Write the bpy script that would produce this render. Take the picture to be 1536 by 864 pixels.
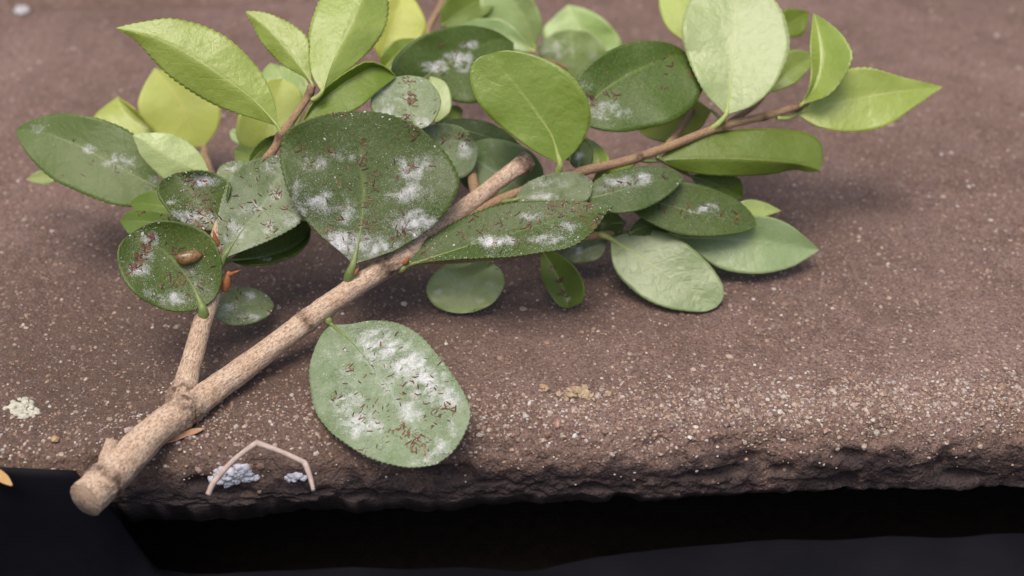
import bpy, math, random
import numpy as np
from mathutils import Vector, noise as mnoise

random.seed(7)
rng = np.random.default_rng(11)
for o in list(bpy.data.objects):
    bpy.data.objects.remove(o, do_unlink=True)
scene = bpy.context.scene
COL = scene.collection

# ------------------------------------------------------------------ camera
PITCH = math.radians(36.0)
HFOV = math.radians(38.0)
DIST = 0.36
CAM = np.array([0.0, -DIST*math.cos(PITCH), DIST*math.sin(PITCH)])
FW = np.array([0.0, math.cos(PITCH), -math.sin(PITCH)])
RT = np.array([1.0, 0.0, 0.0])
UP = np.array([0.0, math.sin(PITCH), math.cos(PITCH)])
cd = bpy.data.cameras.new('camera')
cd.sensor_width = 36.0
cd.angle = HFOV
cd.clip_start = 0.005
cd.clip_end = 50.0
cd.dof.use_dof = True
cd.dof.focus_distance = 0.327
cd.dof.aperture_fstop = 11.5
cam = bpy.data.objects.new('camera', cd)
COL.objects.link(cam)
cam.location = CAM
cam.rotation_euler = (math.pi/2 - PITCH, 0, 0)
scene.camera = cam

# ------------------------------------------------------------------ sky, sun, exposure (overcast daylight)
SUN_EL, SUN_AZ = math.radians(74), math.radians(205)     # azimuth from +Y towards +X: high, over the photographer's left shoulder
w = bpy.data.worlds.new('World'); scene.world = w; w.use_nodes = True
nt = w.node_tree; nt.nodes.clear()
sky = nt.nodes.new('ShaderNodeTexSky'); sky.sky_type = 'NISHITA'; sky.sun_disc = False
sky.sun_elevation = SUN_EL; sky.sun_rotation = SUN_AZ
sky.air_density = 1.0; sky.dust_density = 6.0; sky.ozone_density = 0.6
bg = nt.nodes.new('ShaderNodeBackground'); bg.inputs['Strength'].default_value = 0.13
wo = nt.nodes.new('ShaderNodeOutputWorld')
nt.links.new(sky.outputs[0], bg.inputs['Color']); nt.links.new(bg.outputs[0], wo.inputs['Surface'])
sl = bpy.data.lights.new('sun', 'SUN'); sl.energy = 1.5; sl.angle = math.radians(30); sl.color = (1.0, 0.93, 0.84)
so = bpy.data.objects.new('sun', sl); COL.objects.link(so)
sd = Vector((math.sin(SUN_AZ)*math.cos(SUN_EL), math.cos(SUN_AZ)*math.cos(SUN_EL), math.sin(SUN_EL)))
so.rotation_euler = sd.to_track_quat('Z', 'Y').to_euler()
so.location = (0.3, 0.5, 1.0)
scene.view_settings.view_transform = 'Standard'
scene.view_settings.look = 'None'
scene.view_settings.exposure = 0.35
scene.view_settings.gamma = 1.0
scene.view_settings.use_curve_mapping = False

# ------------------------------------------------------------------ helpers
FPX = 768.0/math.tan(HFOV/2)       # focal length in photograph pixels, used to lay things out in metres
def ray(px, py):
    return FW + RT*((px-768.0)/FPX) - UP*((py-432.0)/FPX)
def pt(px, py, d):                 # d: metres from the camera along its axis
    return CAM + ray(px, py)*d
def gnd(px, py, z=0.0):
    r = ray(px, py)
    return CAM + r*((z-CAM[2])/r[2])

def tag(o, label=None, cat=None, group=None, kind=None):
    if label: o['label'] = label
    if cat: o['category'] = cat
    if group: o['group'] = group
    if kind: o['kind'] = kind
    return o

def wloc(o):
    v = np.array(o.location)
    return v + wloc(o.parent) if o.parent else v

def make(name, verts, faces, mat, parent=None, origin=None, smooth=True, uv=None, attrs=None, cols=None):
    verts = np.asarray(verts, dtype=np.float64)
    if origin is None: origin = verts.mean(axis=0)
    origin = np.asarray(origin)
    me = bpy.data.meshes.new(name)
    if isinstance(faces, np.ndarray):
        n, k = faces.shape
        me.vertices.add(len(verts)); me.vertices.foreach_set('co', (verts-origin).astype(np.float32).ravel())
        me.loops.add(n*k); me.loops.foreach_set('vertex_index', faces.astype(np.int32).ravel())
        me.polygons.add(n); me.polygons.foreach_set('loop_start', np.arange(0, n*k, k, dtype=np.int32))
        me.polygons.foreach_set('loop_total', np.full(n, k, dtype=np.int32))
        me.update(calc_edges=True)
    else:
        me.from_pydata((verts-origin).tolist(), [], faces); me.update()
    me.polygons.foreach_set('use_smooth', [smooth]*len(me.polygons))
    if uv is not None:
        l = me.uv_layers.new(name='UVMap'); vi = np.empty(len(me.loops), dtype=np.int32)
        me.loops.foreach_get('vertex_index', vi); l.data.foreach_set('uv', uv[vi].astype(np.float32).ravel())
    if attrs:
        for k_, v_ in attrs.items():
            a = me.attributes.new(k_, 'FLOAT', 'POINT'); a.data.foreach_set('value', np.asarray(v_, dtype=np.float32))
    if cols is not None:
        a = me.color_attributes.new('Col', 'FLOAT_COLOR', 'POINT')
        c4 = np.ones((len(verts), 4), dtype=np.float32); c4[:, :3] = cols
        a.data.foreach_set('color', c4.ravel())
    me.materials.append(mat)
    o = bpy.data.objects.new(name, me); COL.objects.link(o)
    if parent is not None:
        o.parent = parent; o.location = origin - wloc(parent)
    else:
        o.location = origin
    return o

def empty(name, loc):
    o = bpy.data.objects.new(name, None); COL.objects.link(o); o.location = loc
    o.empty_display_size = 0.01
    return o

def spline(P, n, dens=24):
    """Catmull-Rom through the points, resampled to n points evenly by length."""
    P = np.asarray(P, dtype=float)
    if len(P) < 3:
        t = np.linspace(0, 1, n)[:, None]; return P[0]*(1-t) + P[-1]*t
    Q = np.vstack([2*P[0]-P[1], P, 2*P[-1]-P[-2]])
    out = []
    for i in range(1, len(Q)-2):
        t = np.linspace(0, 1, dens, endpoint=False)[:, None]
        p0, p1, p2, p3 = Q[i-1], Q[i], Q[i+1], Q[i+2]
        out.append(0.5*((2*p1)+(p2-p0)*t+(2*p0-5*p1+4*p2-p3)*t*t+(3*p1-p0-3*p2+p3)*t**3))
    C = np.vstack(out+[P[-1:]])
    d = np.r_[0, np.cumsum(np.linalg.norm(np.diff(C[:, :2], axis=0), axis=1) if C.shape[1] < 3 else np.linalg.norm(np.diff(C, axis=0), axis=1))]
    u = np.linspace(0, d[-1], n)
    return np.stack([np.interp(u, d, C[:, k]) for k in range(C.shape[1])], axis=1)

# ------------------------------------------------------------------ materials
def mat_new(name):
    m = bpy.data.materials.new(name); m.use_nodes = True
    n = m.node_tree.nodes; n.clear()
    out = n.new('ShaderNodeOutputMaterial')
    return m, m.node_tree, out
class NB:
    def __init__(s, t): s.t = t
    def n(s, typ, **kw):
        nd = s.t.nodes.new(typ)
        for k, v in kw.items(): setattr(nd, k, v)
        return nd
    def l(s, a, b): s.t.links.new(a, b)
    def math(s, op, a, b=None, c=None, clamp=False):
        nd = s.n('ShaderNodeMath', operation=op, use_clamp=clamp)
        for i, x in enumerate((a, b, c)):
            if x is None: continue
            if isinstance(x, (int, float)): nd.inputs[i].default_value = x
            else: s.l(x, nd.inputs[i])
        return nd.outputs[0]
    def mix(s, f, a, b, typ='MIX'):
        nd = s.n('ShaderNodeMix', data_type='RGBA', blend_type=typ)
        for sock, x in ((nd.inputs[0], f), (nd.inputs[6], a), (nd.inputs[7], b)):
            if isinstance(x, (int, float)): sock.default_value = x
            elif isinstance(x, tuple): sock.default_value = (*x, 1)
            else: s.l(x, sock)
        return nd.outputs[2]
    def ramp(s, f, p0, p1, c0=(0, 0, 0), c1=(1, 1, 1), interp='LINEAR'):
        nd = s.n('ShaderNodeValToRGB'); e = nd.color_ramp.elements; nd.color_ramp.interpolation = interp
        e[0].position = p0; e[1].position = p1; e[0].color = (*c0, 1); e[1].color = (*c1, 1)
        s.l(f, nd.inputs[0]); return nd.outputs[0]
    def noise(s, vec, scale, detail=4, rough=0.55, dist=0.0):
        nd = s.n('ShaderNodeTexNoise'); nd.inputs['Scale'].default_value = scale
        nd.inputs['Detail'].default_value = detail; nd.inputs['Roughness'].default_value = rough
        nd.inputs['Distortion'].default_value = dist
        s.l(vec, nd.inputs['Vector']); return nd.outputs['Fac']
    def voro(s, vec, scale, feature='F1'):
        nd = s.n('ShaderNodeTexVoronoi', feature=feature); nd.inputs['Scale'].default_value = scale
        s.l(vec, nd.inputs['Vector']); return nd
    def bump(s, h, strength, dist, prev=None):
        nd = s.n('ShaderNodeBump'); nd.inputs['Strength'].default_value = strength; nd.inputs['Distance'].default_value = dist
        s.l(h, nd.inputs['Height'])
        if prev is not None: s.l(prev, nd.inputs['Normal'])
        return nd.outputs[0]
    def bsdf(s, base, rough=0.5, spec=0.5, normal=None, coat=0.0):
        nd = s.n('ShaderNodeBsdfPrincipled')
        for sock, x in ((nd.inputs['Base Color'], base), (nd.inputs['Roughness'], rough), (nd.inputs['Specular IOR Level'], spec)):
            if isinstance(x, (int, float)): sock.default_value = x
            elif isinstance(x, tuple): sock.default_value = (*x, 1)
            else: s.l(x, sock)
        nd.inputs['Coat Weight'].default_value = coat; nd.inputs['Coat Roughness'].default_value = 0.25
        if normal is not None: s.l(normal, nd.inputs['Normal'])
        return nd.outputs[0]

def leaf_mat(name, base, base2, vein, rough, transl, tcol, film=0.0, spec=0.5, mott=0.5, speck=0.1, edgek=0.55, dent=0.35):
    m, t, out = mat_new(name); b = NB(t)
    tc = b.n('ShaderNodeTexCoord'); oi = b.n('ShaderNodeObjectInfo')
    off = b.n('ShaderNodeVectorMath', operation='ADD'); b.l(tc.outputs['Object'], off.inputs[0])
    cmb = b.n('ShaderNodeCombineXYZ'); r10 = b.math('MULTIPLY', oi.outputs['Random'], 7.0)
    b.l(r10, cmb.inputs[0]); b.l(r10, cmb.inputs[1]); b.l(cmb.outputs[0], off.inputs[1]); V = off.outputs[0]
    uv = b.n('ShaderNodeSeparateXYZ'); b.l(tc.outputs['UV'], uv.inputs[0])
    s_ = uv.outputs[0]; v_ = b.math('MULTIPLY', b.math('ABSOLUTE', b.math('SUBTRACT', uv.outputs[1], 0.5)), 2.0)
    # lateral veins
    wob = b.noise(V, 160, 2)
    x = b.math('ADD', b.math('SUBTRACT', b.math('MULTIPLY', s_, 8.0), b.math('MULTIPLY', v_, 2.0)), b.math('MULTIPLY', wob, 0.9))
    fr = b.math('ABSOLUTE', b.math('SUBTRACT', b.math('FRACT', x), 0.5))
    lat = b.math('MULTIPLY', b.ramp(fr, 0.0, 0.09, (1, 1, 1), (0, 0, 0)), b.ramp(v_, 0.55, 0.95, (1, 1, 1), (0, 0, 0)))
    midm = b.ramp(v_, 0.012, 0.05, (1, 1, 1), (0, 0, 0))
    midf = b.math('MULTIPLY', midm, b.ramp(s_, 0.55, 1.0, (1, 1, 1), (0.15, 0.15, 0.15)))
    n1 = b.noise(V, 120, 4); n2 = b.noise(V, 900, 3)
    c = b.mix(b.math('MULTIPLY', b.ramp(n1, 0.35, 0.68), mott), base, base2)
    c = b.mix(b.math('MULTIPLY', n2, 0.22), c, tuple(0.55*q for q in base))
    c = b.mix(b.math('MULTIPLY', lat, 0.07), c, vein)
    c = b.mix(b.math('MULTIPLY', midf, 0.75), c, vein)
    n5 = b.noise(V, 1900, 3, 0.7); n6 = b.noise(V, 3800, 2, 0.6)
    c = b.mix(b.math('MULTIPLY', b.ramp(n5, 0.50, 0.62), speck), c, tuple(0.35*q for q in base))
    c = b.mix(b.math('MULTIPLY', b.ramp(n6, 0.55, 0.70), speck*0.6), c, (0.30, 0.34, 0.17))
    edge = b.ramp(v_, 0.965, 1.0)
    c = b.mix(b.math('MULTIPLY', edge, edgek), c, (min(1, vein[0]*1.0), vein[1], vein[2]*0.6))
    c = b.mix(1.0, c, oi.outputs['Color'], 'MULTIPLY')
    # milky film and white wax patches from scale insects; some patches are painted glare
    wa = b.n('ShaderNodeAttribute', attribute_name='wax').outputs['Fac']
    wa = b.math('MULTIPLY', wa, b.ramp(b.noise(V, 330, 4, 0.65, 0.8), 0.30, 0.62, (0.30, 0.30, 0.30), (1.05, 1.05, 1.05)))
    nf = b.noise(V, 3200, 4, 0.75); nm = b.noise(V, 420, 3)
    wfine = b.math('ADD', wa, b.math('MULTIPLY', b.math('SUBTRACT', b.math('ADD', b.math('MULTIPLY', nf, 0.75), b.math('MULTIPLY', nm, 0.45)), 0.62), 1.9))
    wm = b.math('MULTIPLY', b.ramp(wfine, 0.28, 1.20), b.ramp(wa, 0.0, 0.40))
    fm = b.math('MULTIPLY', b.ramp(b.math('ADD', b.math('MULTIPLY', nm, 0.6), b.math('MULTIPLY', n1, 0.5)), 0.34, 0.72), film)
    c = b.mix(fm, c, (0.33, 0.375, 0.25))
    c = b.mix(b.math('MULTIPLY', wm, 0.82), c, (0.70, 0.69, 0.73))
    rg = b.math('ADD', rough, b.math('MULTIPLY', b.math('ADD', wm, b.math('MULTIPLY', fm, 0.5)), 0.35))
    rg = b.math('ADD', rg, b.math('MULTIPLY', n2, 0.10))
    bp = b.bump(b.math('SUBTRACT', b.noise(V, 260, 3), b.math('MULTIPLY', lat, 0.05)), dent, 0.0009)
    bp = b.bump(b.noise(V, 2600, 2), 0.28, 0.00010, bp)
    bp = b.bump(wfine, 0.25, 0.0002, bp)
    P = b.bsdf(c, rg, spec, bp)
    tr = b.n('ShaderNodeBsdfTranslucent'); b.l(b.mix(1.0, tcol, oi.outputs['Color'], 'MULTIPLY'), tr.inputs['Color']); b.l(bp, tr.inputs['Normal'])
    mx = b.n('ShaderNodeMixShader'); b.l(b.math('MULTIPLY', b.math('SUBTRACT', 1.0, wm), transl), mx.inputs[0])
    b.l(P, mx.inputs[1]); b.l(tr.outputs[0], mx.inputs[2]); b.l(mx.outputs[0], out.inputs['Surface'])
    return m

M = {}
M['dark'] = leaf_mat('dark_leaf', (0.046, 0.083, 0.009), (0.066, 0.106, 0.014), (0.105, 0.150, 0.035), 0.40, 0.10, (0.12, 0.25, 0.03), spec=0.38, speck=0.6, edgek=0.25)
M['waxy'] = leaf_mat('film_coated_leaf', (0.062, 0.098, 0.014), (0.095, 0.138, 0.032), (0.13, 0.18, 0.06), 0.42, 0.10, (0.12, 0.25, 0.03), film=0.50, spec=0.38, speck=0.55, edgek=0.3)
M['mid'] = leaf_mat('green_leaf', (0.125, 0.195, 0.022), (0.15, 0.23, 0.036), (0.26, 0.32, 0.08), 0.33, 0.22, (0.24, 0.40, 0.04), spec=0.42)
M['young'] = leaf_mat('young_leaf', (0.31, 0.41, 0.068), (0.36, 0.46, 0.10), (0.50, 0.55, 0.18), 0.26, 0.28, (0.48, 0.60, 0.09), mott=0.6, spec=0.75, dent=0.5)
M['pale'] = leaf_mat('pale_leaf', (0.44, 0.53, 0.20), (0.50, 0.58, 0.26), (0.54, 0.58, 0.24), 0.26, 0.25, (0.52, 0.62, 0.16), mott=0.6, spec=0.75, dent=0.5)
M['yellow'] = leaf_mat('yellowing_leaf', (0.56, 0.58, 0.125), (0.60, 0.62, 0.20), (0.66, 0.58, 0.18), 0.40, 0.30, (0.66, 0.66, 0.14))

def bark_mat(name, c1, c2, c3, sc=1.0, green=0.0):
    m, t, out = mat_new(name); b = NB(t)
    tc = b.n('ShaderNodeTexCoord'); at = b.n('ShaderNodeSeparateXYZ'); b.l(tc.outputs['UV'], at.inputs[0])
    V = tc.outputs['Object']
    cmb = b.n('ShaderNodeCombineXYZ'); b.l(b.math('MULTIPLY', at.outputs[0], 16.0), cmb.inputs[0]); b.l(b.math('MULTIPLY', at.outputs[1], 9.0), cmb.inputs[1])
    W = cmb.outputs[0]
    n1 = b.noise(V, 220*sc, 5, 0.6); n2 = b.noise(V, 1400*sc, 4, 0.65); n3 = b.noise(W, 6, 4, 0.6, 0.6)
    c = b.mix(b.ramp(n1, 0.35, 0.65), c1, c2)
    c = b.mix(b.math('MULTIPLY', b.ramp(n2, 0.50, 0.66), 0.8), c, c3)
    c = b.mix(b.math('MULTIPLY', b.ramp(n3, 0.50, 0.60), 0.8), c, c3)
    k = b.voro(V, 900*sc).outputs['Distance']
    c = b.mix(b.math('MULTIPLY', b.ramp(k, 0.0, 0.22, (1, 1, 1), (0, 0, 0)), 0.7), c, tuple(q*0.35 for q in c3))
    nd = b.n('ShaderNodeAttribute', attribute_name='node').outputs['Fac']
    c = b.mix(b.math('MULTIPLY', b.math('MULTIPLY', nd, b.ramp(b.noise(V, 600, 4), 0.3, 0.6)), 0.95), c, (0.085, 0.05, 0.035))
    bp = b.bump(n3, 0.8, 0.0005); bp = b.bump(n2, 0.8, 0.0004, bp)
    b.l(b.bsdf(c, 0.72, 0.25, bp), out.inputs['Surface']); return m
M['bark'] = bark_mat('grey_tan_bark', (0.56, 0.40, 0.28), (0.68, 0.53, 0.40), (0.30, 0.185, 0.125))
M['twig'] = bark_mat('brown_twig_bark', (0.33, 0.19, 0.10), (0.40, 0.26, 0.15), (0.20, 0.10, 0.05), 1.3)
M['shoot'] = bark_mat('young_shoot_bark', (0.42, 0.27, 0.17), (0.46, 0.35, 0.19), (0.30, 0.15, 0.09), 1.5)

def simple(name, c1, c2, scale, rough=0.6, spec=0.4, bump=0.3, bd=0.0003, transl=0.0):
    m, t, out = mat_new(name); b = NB(t)
    V = b.n('ShaderNodeTexCoord').outputs['Object']
    n1 = b.noise(V, scale, 5, 0.6)
    c = b.mix(b.ramp(n1, 0.35, 0.65), c1, c2)
    bp = b.bump(b.noise(V, scale*4, 4), bump, bd)
    b.l(b.bsdf(c, rough, spec, bp), out.inputs['Surface']); return m
M['petiole'] = simple('petiole_green', (0.13, 0.18, 0.045), (0.20, 0.245, 0.085), 500, 0.45)
M['youngpetiole'] = simple('young_petiole_green', (0.30, 0.38, 0.09), (0.38, 0.44, 0.15), 500, 0.4)
M['bud'] = simple('orange_brown_bud', (0.24, 0.075, 0.025), (0.36, 0.15, 0.06), 700, 0.5)
M['scale'] = simple('brown_scale_shell', (0.075, 0.035, 0.010), (0.30, 0.18, 0.07), 650, 0.25, 0.6, 0.4, 0.0002)
M['drytwig'] = simple('dry_grey_twig', (0.36, 0.27, 0.235), (0.46, 0.37, 0.32), 600, 0.7, 0.2)
M['dryleaf'] = simple('dry_brown_leaf', (0.30, 0.15, 0.08), (0.42, 0.27, 0.17), 300, 0.6, 0.3)
M['yellowdry'] = simple('yellow_dry_leaf', (0.36, 0.20, 0.06), (0.42, 0.26, 0.10), 200, 0.5)
M['lichen'] = simple('pale_lichen', (0.50, 0.47, 0.38), (0.62, 0.60, 0.50), 900, 0.9, 0.1, 0.8, 0.0005)
M['bluelichen'] = simple('blue_grey_lichen', (0.42, 0.43, 0.50), (0.58, 0.58, 0.64), 900, 0.9, 0.1, 0.8, 0.0005)
M['crust'] = simple('tan_sand_crust', (0.34, 0.24, 0.15), (0.48, 0.37, 0.25), 900, 0.8, 0.2, 0.8, 0.0005)
M['wood'] = simple('cut_wood', (0.50, 0.40, 0.26), (0.56, 0.46, 0.32), 800, 0.8)
M['plastic'] = simple('black_plastic', (0.004, 0.004, 0.006), (0.006, 0.006, 0.009), 60, 0.65, 0.10, 0.2, 0.0006)
M['soil'] = simple('dark_soil', (0.020, 0.015, 0.012), (0.03, 0.022, 0.017), 300, 0.9, 0.1, 0.8, 0.001)

def col_mat(name, rough=0.6, spec=0.4):
    m, t, out = mat_new(name); b = NB(t)
    a = b.n('ShaderNodeVertexColor', layer_name='Col')
    V = b.n('ShaderNodeTexCoord').outputs['Object']
    c = b.mix(b.math('MULTIPLY', b.noise(V, 3000, 2), 0.5), a.outputs['Color'], (0.05, 0.03, 0.025))
    b.l(b.bsdf(c, rough, spec), out.inputs['Surface']); return m
M['insect'] = col_mat('insect_brown', 0.45, 0.4)
M['flake'] = col_mat('white_wax', 0.8, 0.2)
M['grain'] = col_mat('sand_grain', 0.45, 0.5)

# slab: weathered brown concrete with exposed sand
def slab_mat():
    m, t, out = mat_new('weathered_concrete'); b = NB(t)
    V = b.n('ShaderNodeTexCoord').outputs['Object']
    n1 = b.noise(V, 14, 5, 0.6); n2 = b.noise(V, 70, 5, 0.6); n3 = b.noise(V, 420, 4, 0.65); n4 = b.noise(V, 1500, 3, 0.6)
    c = b.mix(b.ramp(n1, 0.36, 0.66), (0.152, 0.092, 0.070), (0.245, 0.158, 0.134))
    c = b.mix(b.math('MULTIPLY', b.ramp(n2, 0.45, 0.68), 0.65), c, (0.115, 0.066, 0.046))
    c = b.mix(b.math('MULTIPLY', b.ramp(n3, 0.48, 0.70), 0.65), c, (0.265, 0.185, 0.150))
    c = b.mix(b.math('MULTIPLY', b.ramp(n4, 0.46, 0.62), 0.70), c, (0.060, 0.038, 0.032))
    for sc, th, col, rr in ((950, 0.24, (0.34, 0.25, 0.19), 0.62), (520, 0.20, (0.44, 0.35, 0.29), 0.74), (1500, 0.26, (0.40, 0.31, 0.26), 0.6)):
        vn = b.voro(V, sc); sp = b.n('ShaderNodeSeparateColor'); b.l(vn.outputs['Color'], sp.inputs[0])
        sel = b.math('GREATER_THAN', sp.outputs[0], rr)
        c = b.mix(b.math('MULTIPLY', b.math('MULTIPLY', sel, b.ramp(vn.outputs['Distance'], th*0.7, th*1.3, (1, 1, 1), (0, 0, 0))), b.math('MULTIPLY', sp.outputs[1], 0.9)), c, col)
    gr = b.n('ShaderNodeAttribute', attribute_name='grime').outputs['Fac']  # darker brown zones, their borders broken up by noise
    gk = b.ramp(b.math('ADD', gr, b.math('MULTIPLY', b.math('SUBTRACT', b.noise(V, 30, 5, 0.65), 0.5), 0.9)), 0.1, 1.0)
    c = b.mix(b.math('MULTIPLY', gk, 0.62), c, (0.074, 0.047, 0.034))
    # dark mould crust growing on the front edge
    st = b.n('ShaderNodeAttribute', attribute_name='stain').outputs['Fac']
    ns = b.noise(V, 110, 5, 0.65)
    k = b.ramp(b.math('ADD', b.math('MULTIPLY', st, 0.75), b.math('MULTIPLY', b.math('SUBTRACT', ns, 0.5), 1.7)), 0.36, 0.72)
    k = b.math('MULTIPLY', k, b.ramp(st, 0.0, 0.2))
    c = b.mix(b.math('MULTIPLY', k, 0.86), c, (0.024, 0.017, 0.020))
    h = b.math('ADD', b.math('MULTIPLY', n3, 0.6), b.math('MULTIPLY', n4, 0.5))
    bp = b.bump(h, 1.0, 0.0012)
    bp = b.bump(b.voro(V, 1100).outputs['Distance'], 0.5, 0.0004, bp)
    b.l(b.bsdf(c, b.math('ADD', 0.62, b.math('MULTIPLY', n3, 0.25)), 0.35, bp), out.inputs['Surface']); return m
M['slab'] = slab_mat()

# ------------------------------------------------------------------ the step (slab) with its rounded, worn front edge
E0 = gnd(0, 652); E1 = gnd(1536, 590)                  # line where the top starts to round over
ED = (E1-E0); ED[2] = 0; ED /= np.linalg.norm(ED)
EQ = np.array([-ED[1], ED[0], 0.0])                    # back, away from the camera
EO = E0 + ED*np.dot(np.array([0, 0, 0])-E0, ED)
RAD = 0.010; FACE = 0.010
SLABQ = float(np.dot(gnd(60, 16)-EO, EQ))
def fbm(x, y, z, o=4):
    return mnoise.fractal(Vector((x, y, z)), 1.0, 2.0, o)
def vnoise(X, Y, seed, cell):
    """cheap vectorised value noise"""
    gx, gy = X/cell, Y/cell
    ix, iy = np.floor(gx).astype(int), np.floor(gy).astype(int)
    fx, fy = gx-ix, gy-iy; fx = fx*fx*(3-2*fx); fy = fy*fy*(3-2*fy)
    def h(i, j):
        n = (i*374761393 + j*668265263 + seed*982451653) & 0x7fffffff
        n = ((n ^ (n >> 13))*1274126177) & 0x7fffffff
        return ((n ^ (n >> 16)) & 0xffff)/65535.0
    return (h(ix, iy)*(1-fx)+h(ix+1, iy)*fx)*(1-fy)+(h(ix, iy+1)*(1-fx)+h(ix+1, iy+1)*fx)*fy
def surf(e, wv):
    """slab surface point for distance e along the edge and profile length wv (0 = start of rounding, <0 = on top)."""
    e = np.asarray(e, float); wv = np.asarray(wv, float)
    arc = RAD*math.pi/2
    a = np.clip(wv, 0, arc)/RAD
    q = np.where(wv < 0, -wv, -RAD*np.sin(a)); z = np.where(wv < 0, 0, -RAD*(1-np.cos(a)))
    z = z - np.maximum(wv-arc, 0)*np.clip(0.55+e*3.0, 0.12, 1.1)
    nq = np.where(wv < 0, 0, -np.sin(a)); nz = np.where(wv < 0, 1, np.cos(a))
    rough = 0.35 + 0.65*np.clip((wv+0.012)/0.016, 0, 1)
    d = (vnoise(e, wv, 1, 0.03)-0.5)*0.0016 + (vnoise(e, wv, 2, 0.008)-0.5)*0.0013*rough + (vnoise(e, wv, 3, 0.0024)-0.5)*0.0010*rough + (vnoise(e, wv, 4, 0.0011)-0.5)*0.0006*(0.5+0.5*rough)
    # chips and pits along the worn edge
    ch = np.clip(vnoise(e, wv*1.6, 5, 0.007)-0.64, 0, 1)*np.clip((wv-0.004)/0.008, 0, 1)
    d = d - ch*0.008
    q = q + d*nq; z = z + d*nz
    P = EO[None, :] + e[:, None]*ED[None, :] + q[:, None]*EQ[None, :]
    P[:, 2] = z
    return P, nq, nz
def build_slab():
    es = np.concatenate([np.linspace(-0.7, -0.2, 12)[:-1], np.linspace(-0.2, 0.2, 660), np.linspace(0.2, 0.7, 12)[1:]])
    ws = np.concatenate([np.linspace(-SLABQ, -0.06, 150)[:-1], np.linspace(-0.06, RAD*math.pi/2+FACE, 150)])
    E, Wv = np.meshgrid(es, ws); P, _, _ = surf(E.ravel(), Wv.ravel())
    n, m_ = len(es), len(ws)
    idx = np.arange(n*m_).reshape(m_, n)
    F = np.stack([idx[:-1, :-1], idx[1:, :-1], idx[1:, 1:], idx[:-1, 1:]], axis=-1).reshape(-1, 4)
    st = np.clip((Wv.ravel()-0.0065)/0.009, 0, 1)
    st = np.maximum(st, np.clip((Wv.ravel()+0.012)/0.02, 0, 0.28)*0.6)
    # bottom, back and sides close the block
    low = P[idx[-1]].copy(); lowb = P[idx[0]].copy(); lowb[:, 2] = low[:, 2].min()
    low2 = low.copy()+EQ*0.004; low2[:, 2] = low[:, 2].min()-0.0005
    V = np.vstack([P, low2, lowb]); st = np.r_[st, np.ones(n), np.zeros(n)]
    a, c = n*m_, n*m_+n
    i = np.arange(n-1)
    F2 = np.stack([idx[-1][:-1], a+i, a+i+1, idx[-1][1:]], axis=-1)
    F3 = np.stack([a+i, c+i, c+i+1, a+i+1], axis=-1)
    F4 = np.stack([c+i, idx[0][:-1], idx[0][1:], c+i+1], axis=-1)
    gm = np.exp(-(((V[:, 0]+0.075)/0.085)**2+((V[:, 1]+0.035)/0.055)**2)) + 0.7*np.exp(-(((V[:, 0]-0.02)/0.10)**2+((V[:, 1]-0.015)/0.035)**2))  # broad darker zones: left front, and across the middle
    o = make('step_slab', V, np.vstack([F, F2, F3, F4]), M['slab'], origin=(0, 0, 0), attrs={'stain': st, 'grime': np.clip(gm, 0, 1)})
    return tag(o, 'weathered brown concrete step slab with rounded worn front edge', kind='structure')
slab = build_slab()
_e, _w = np.meshgrid(np.linspace(-0.17, 0.18, 700), np.concatenate([np.linspace(-SLABQ, -0.03, 300), np.linspace(-0.03, RAD*math.pi/2+FACE, 220)]))
_S, _, _ = surf(_e.ravel(), _w.ravel())
_r = _S-CAM; _d = _r@FW
_SX, _SY = 768+FPX*(_r@RT)/_d, 432-FPX*(_r@UP)/_d
def onslab(px, py):
    return _S[np.argmin((_SX-px)**2+(_SY-py)**2)].copy()
# the slab behind, past the joint
def rear_slab():
    es = np.linspace(-0.7, 0.7, 160); qs = np.linspace(SLABQ+0.006, 0.8, 60)
    E, Q = np.meshgrid(es, qs)
    z = (vnoise(E.ravel(), Q.ravel(), 7, 0.03)-0.5)*0.002-0.002 - 0.012*np.clip(1-(Q.ravel()-SLABQ-0.006)/0.01, 0, 1)**2
    P = EO[None, :]+E.ravel()[:, None]*ED+Q.ravel()[:, None]*EQ; P[:, 2] = z
    n, m_ = len(es), len(qs); idx = np.arange(n*m_).reshape(m_, n)
    F = np.stack([idx[:-1, :-1], idx[:-1, 1:], idx[1:, 1:], idx[1:, :-1]], axis=-1).reshape(-1, 4)
    o = make('rear_slab', P, F, M['slab'], origin=(0, 0, 0), attrs={'stain': np.zeros(len(P)), 'grime': np.zeros(len(P))})
    md = o.modifiers.new('thick', 'SOLIDIFY'); md.thickness = 0.03; md.offset = -1
    return tag(o, 'blurred concrete slab behind the joint of the step', kind='structure')
rear_slab()
gv = [(-3, -3, -0.06), (3, -3, -0.06), (3, 3, -0.06), (-3, 3, -0.06)]
tag(make('ground', gv, [[0, 1, 2, 3]], M['soil'], origin=(0, 0, -0.06), smooth=False), kind='structure')

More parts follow.
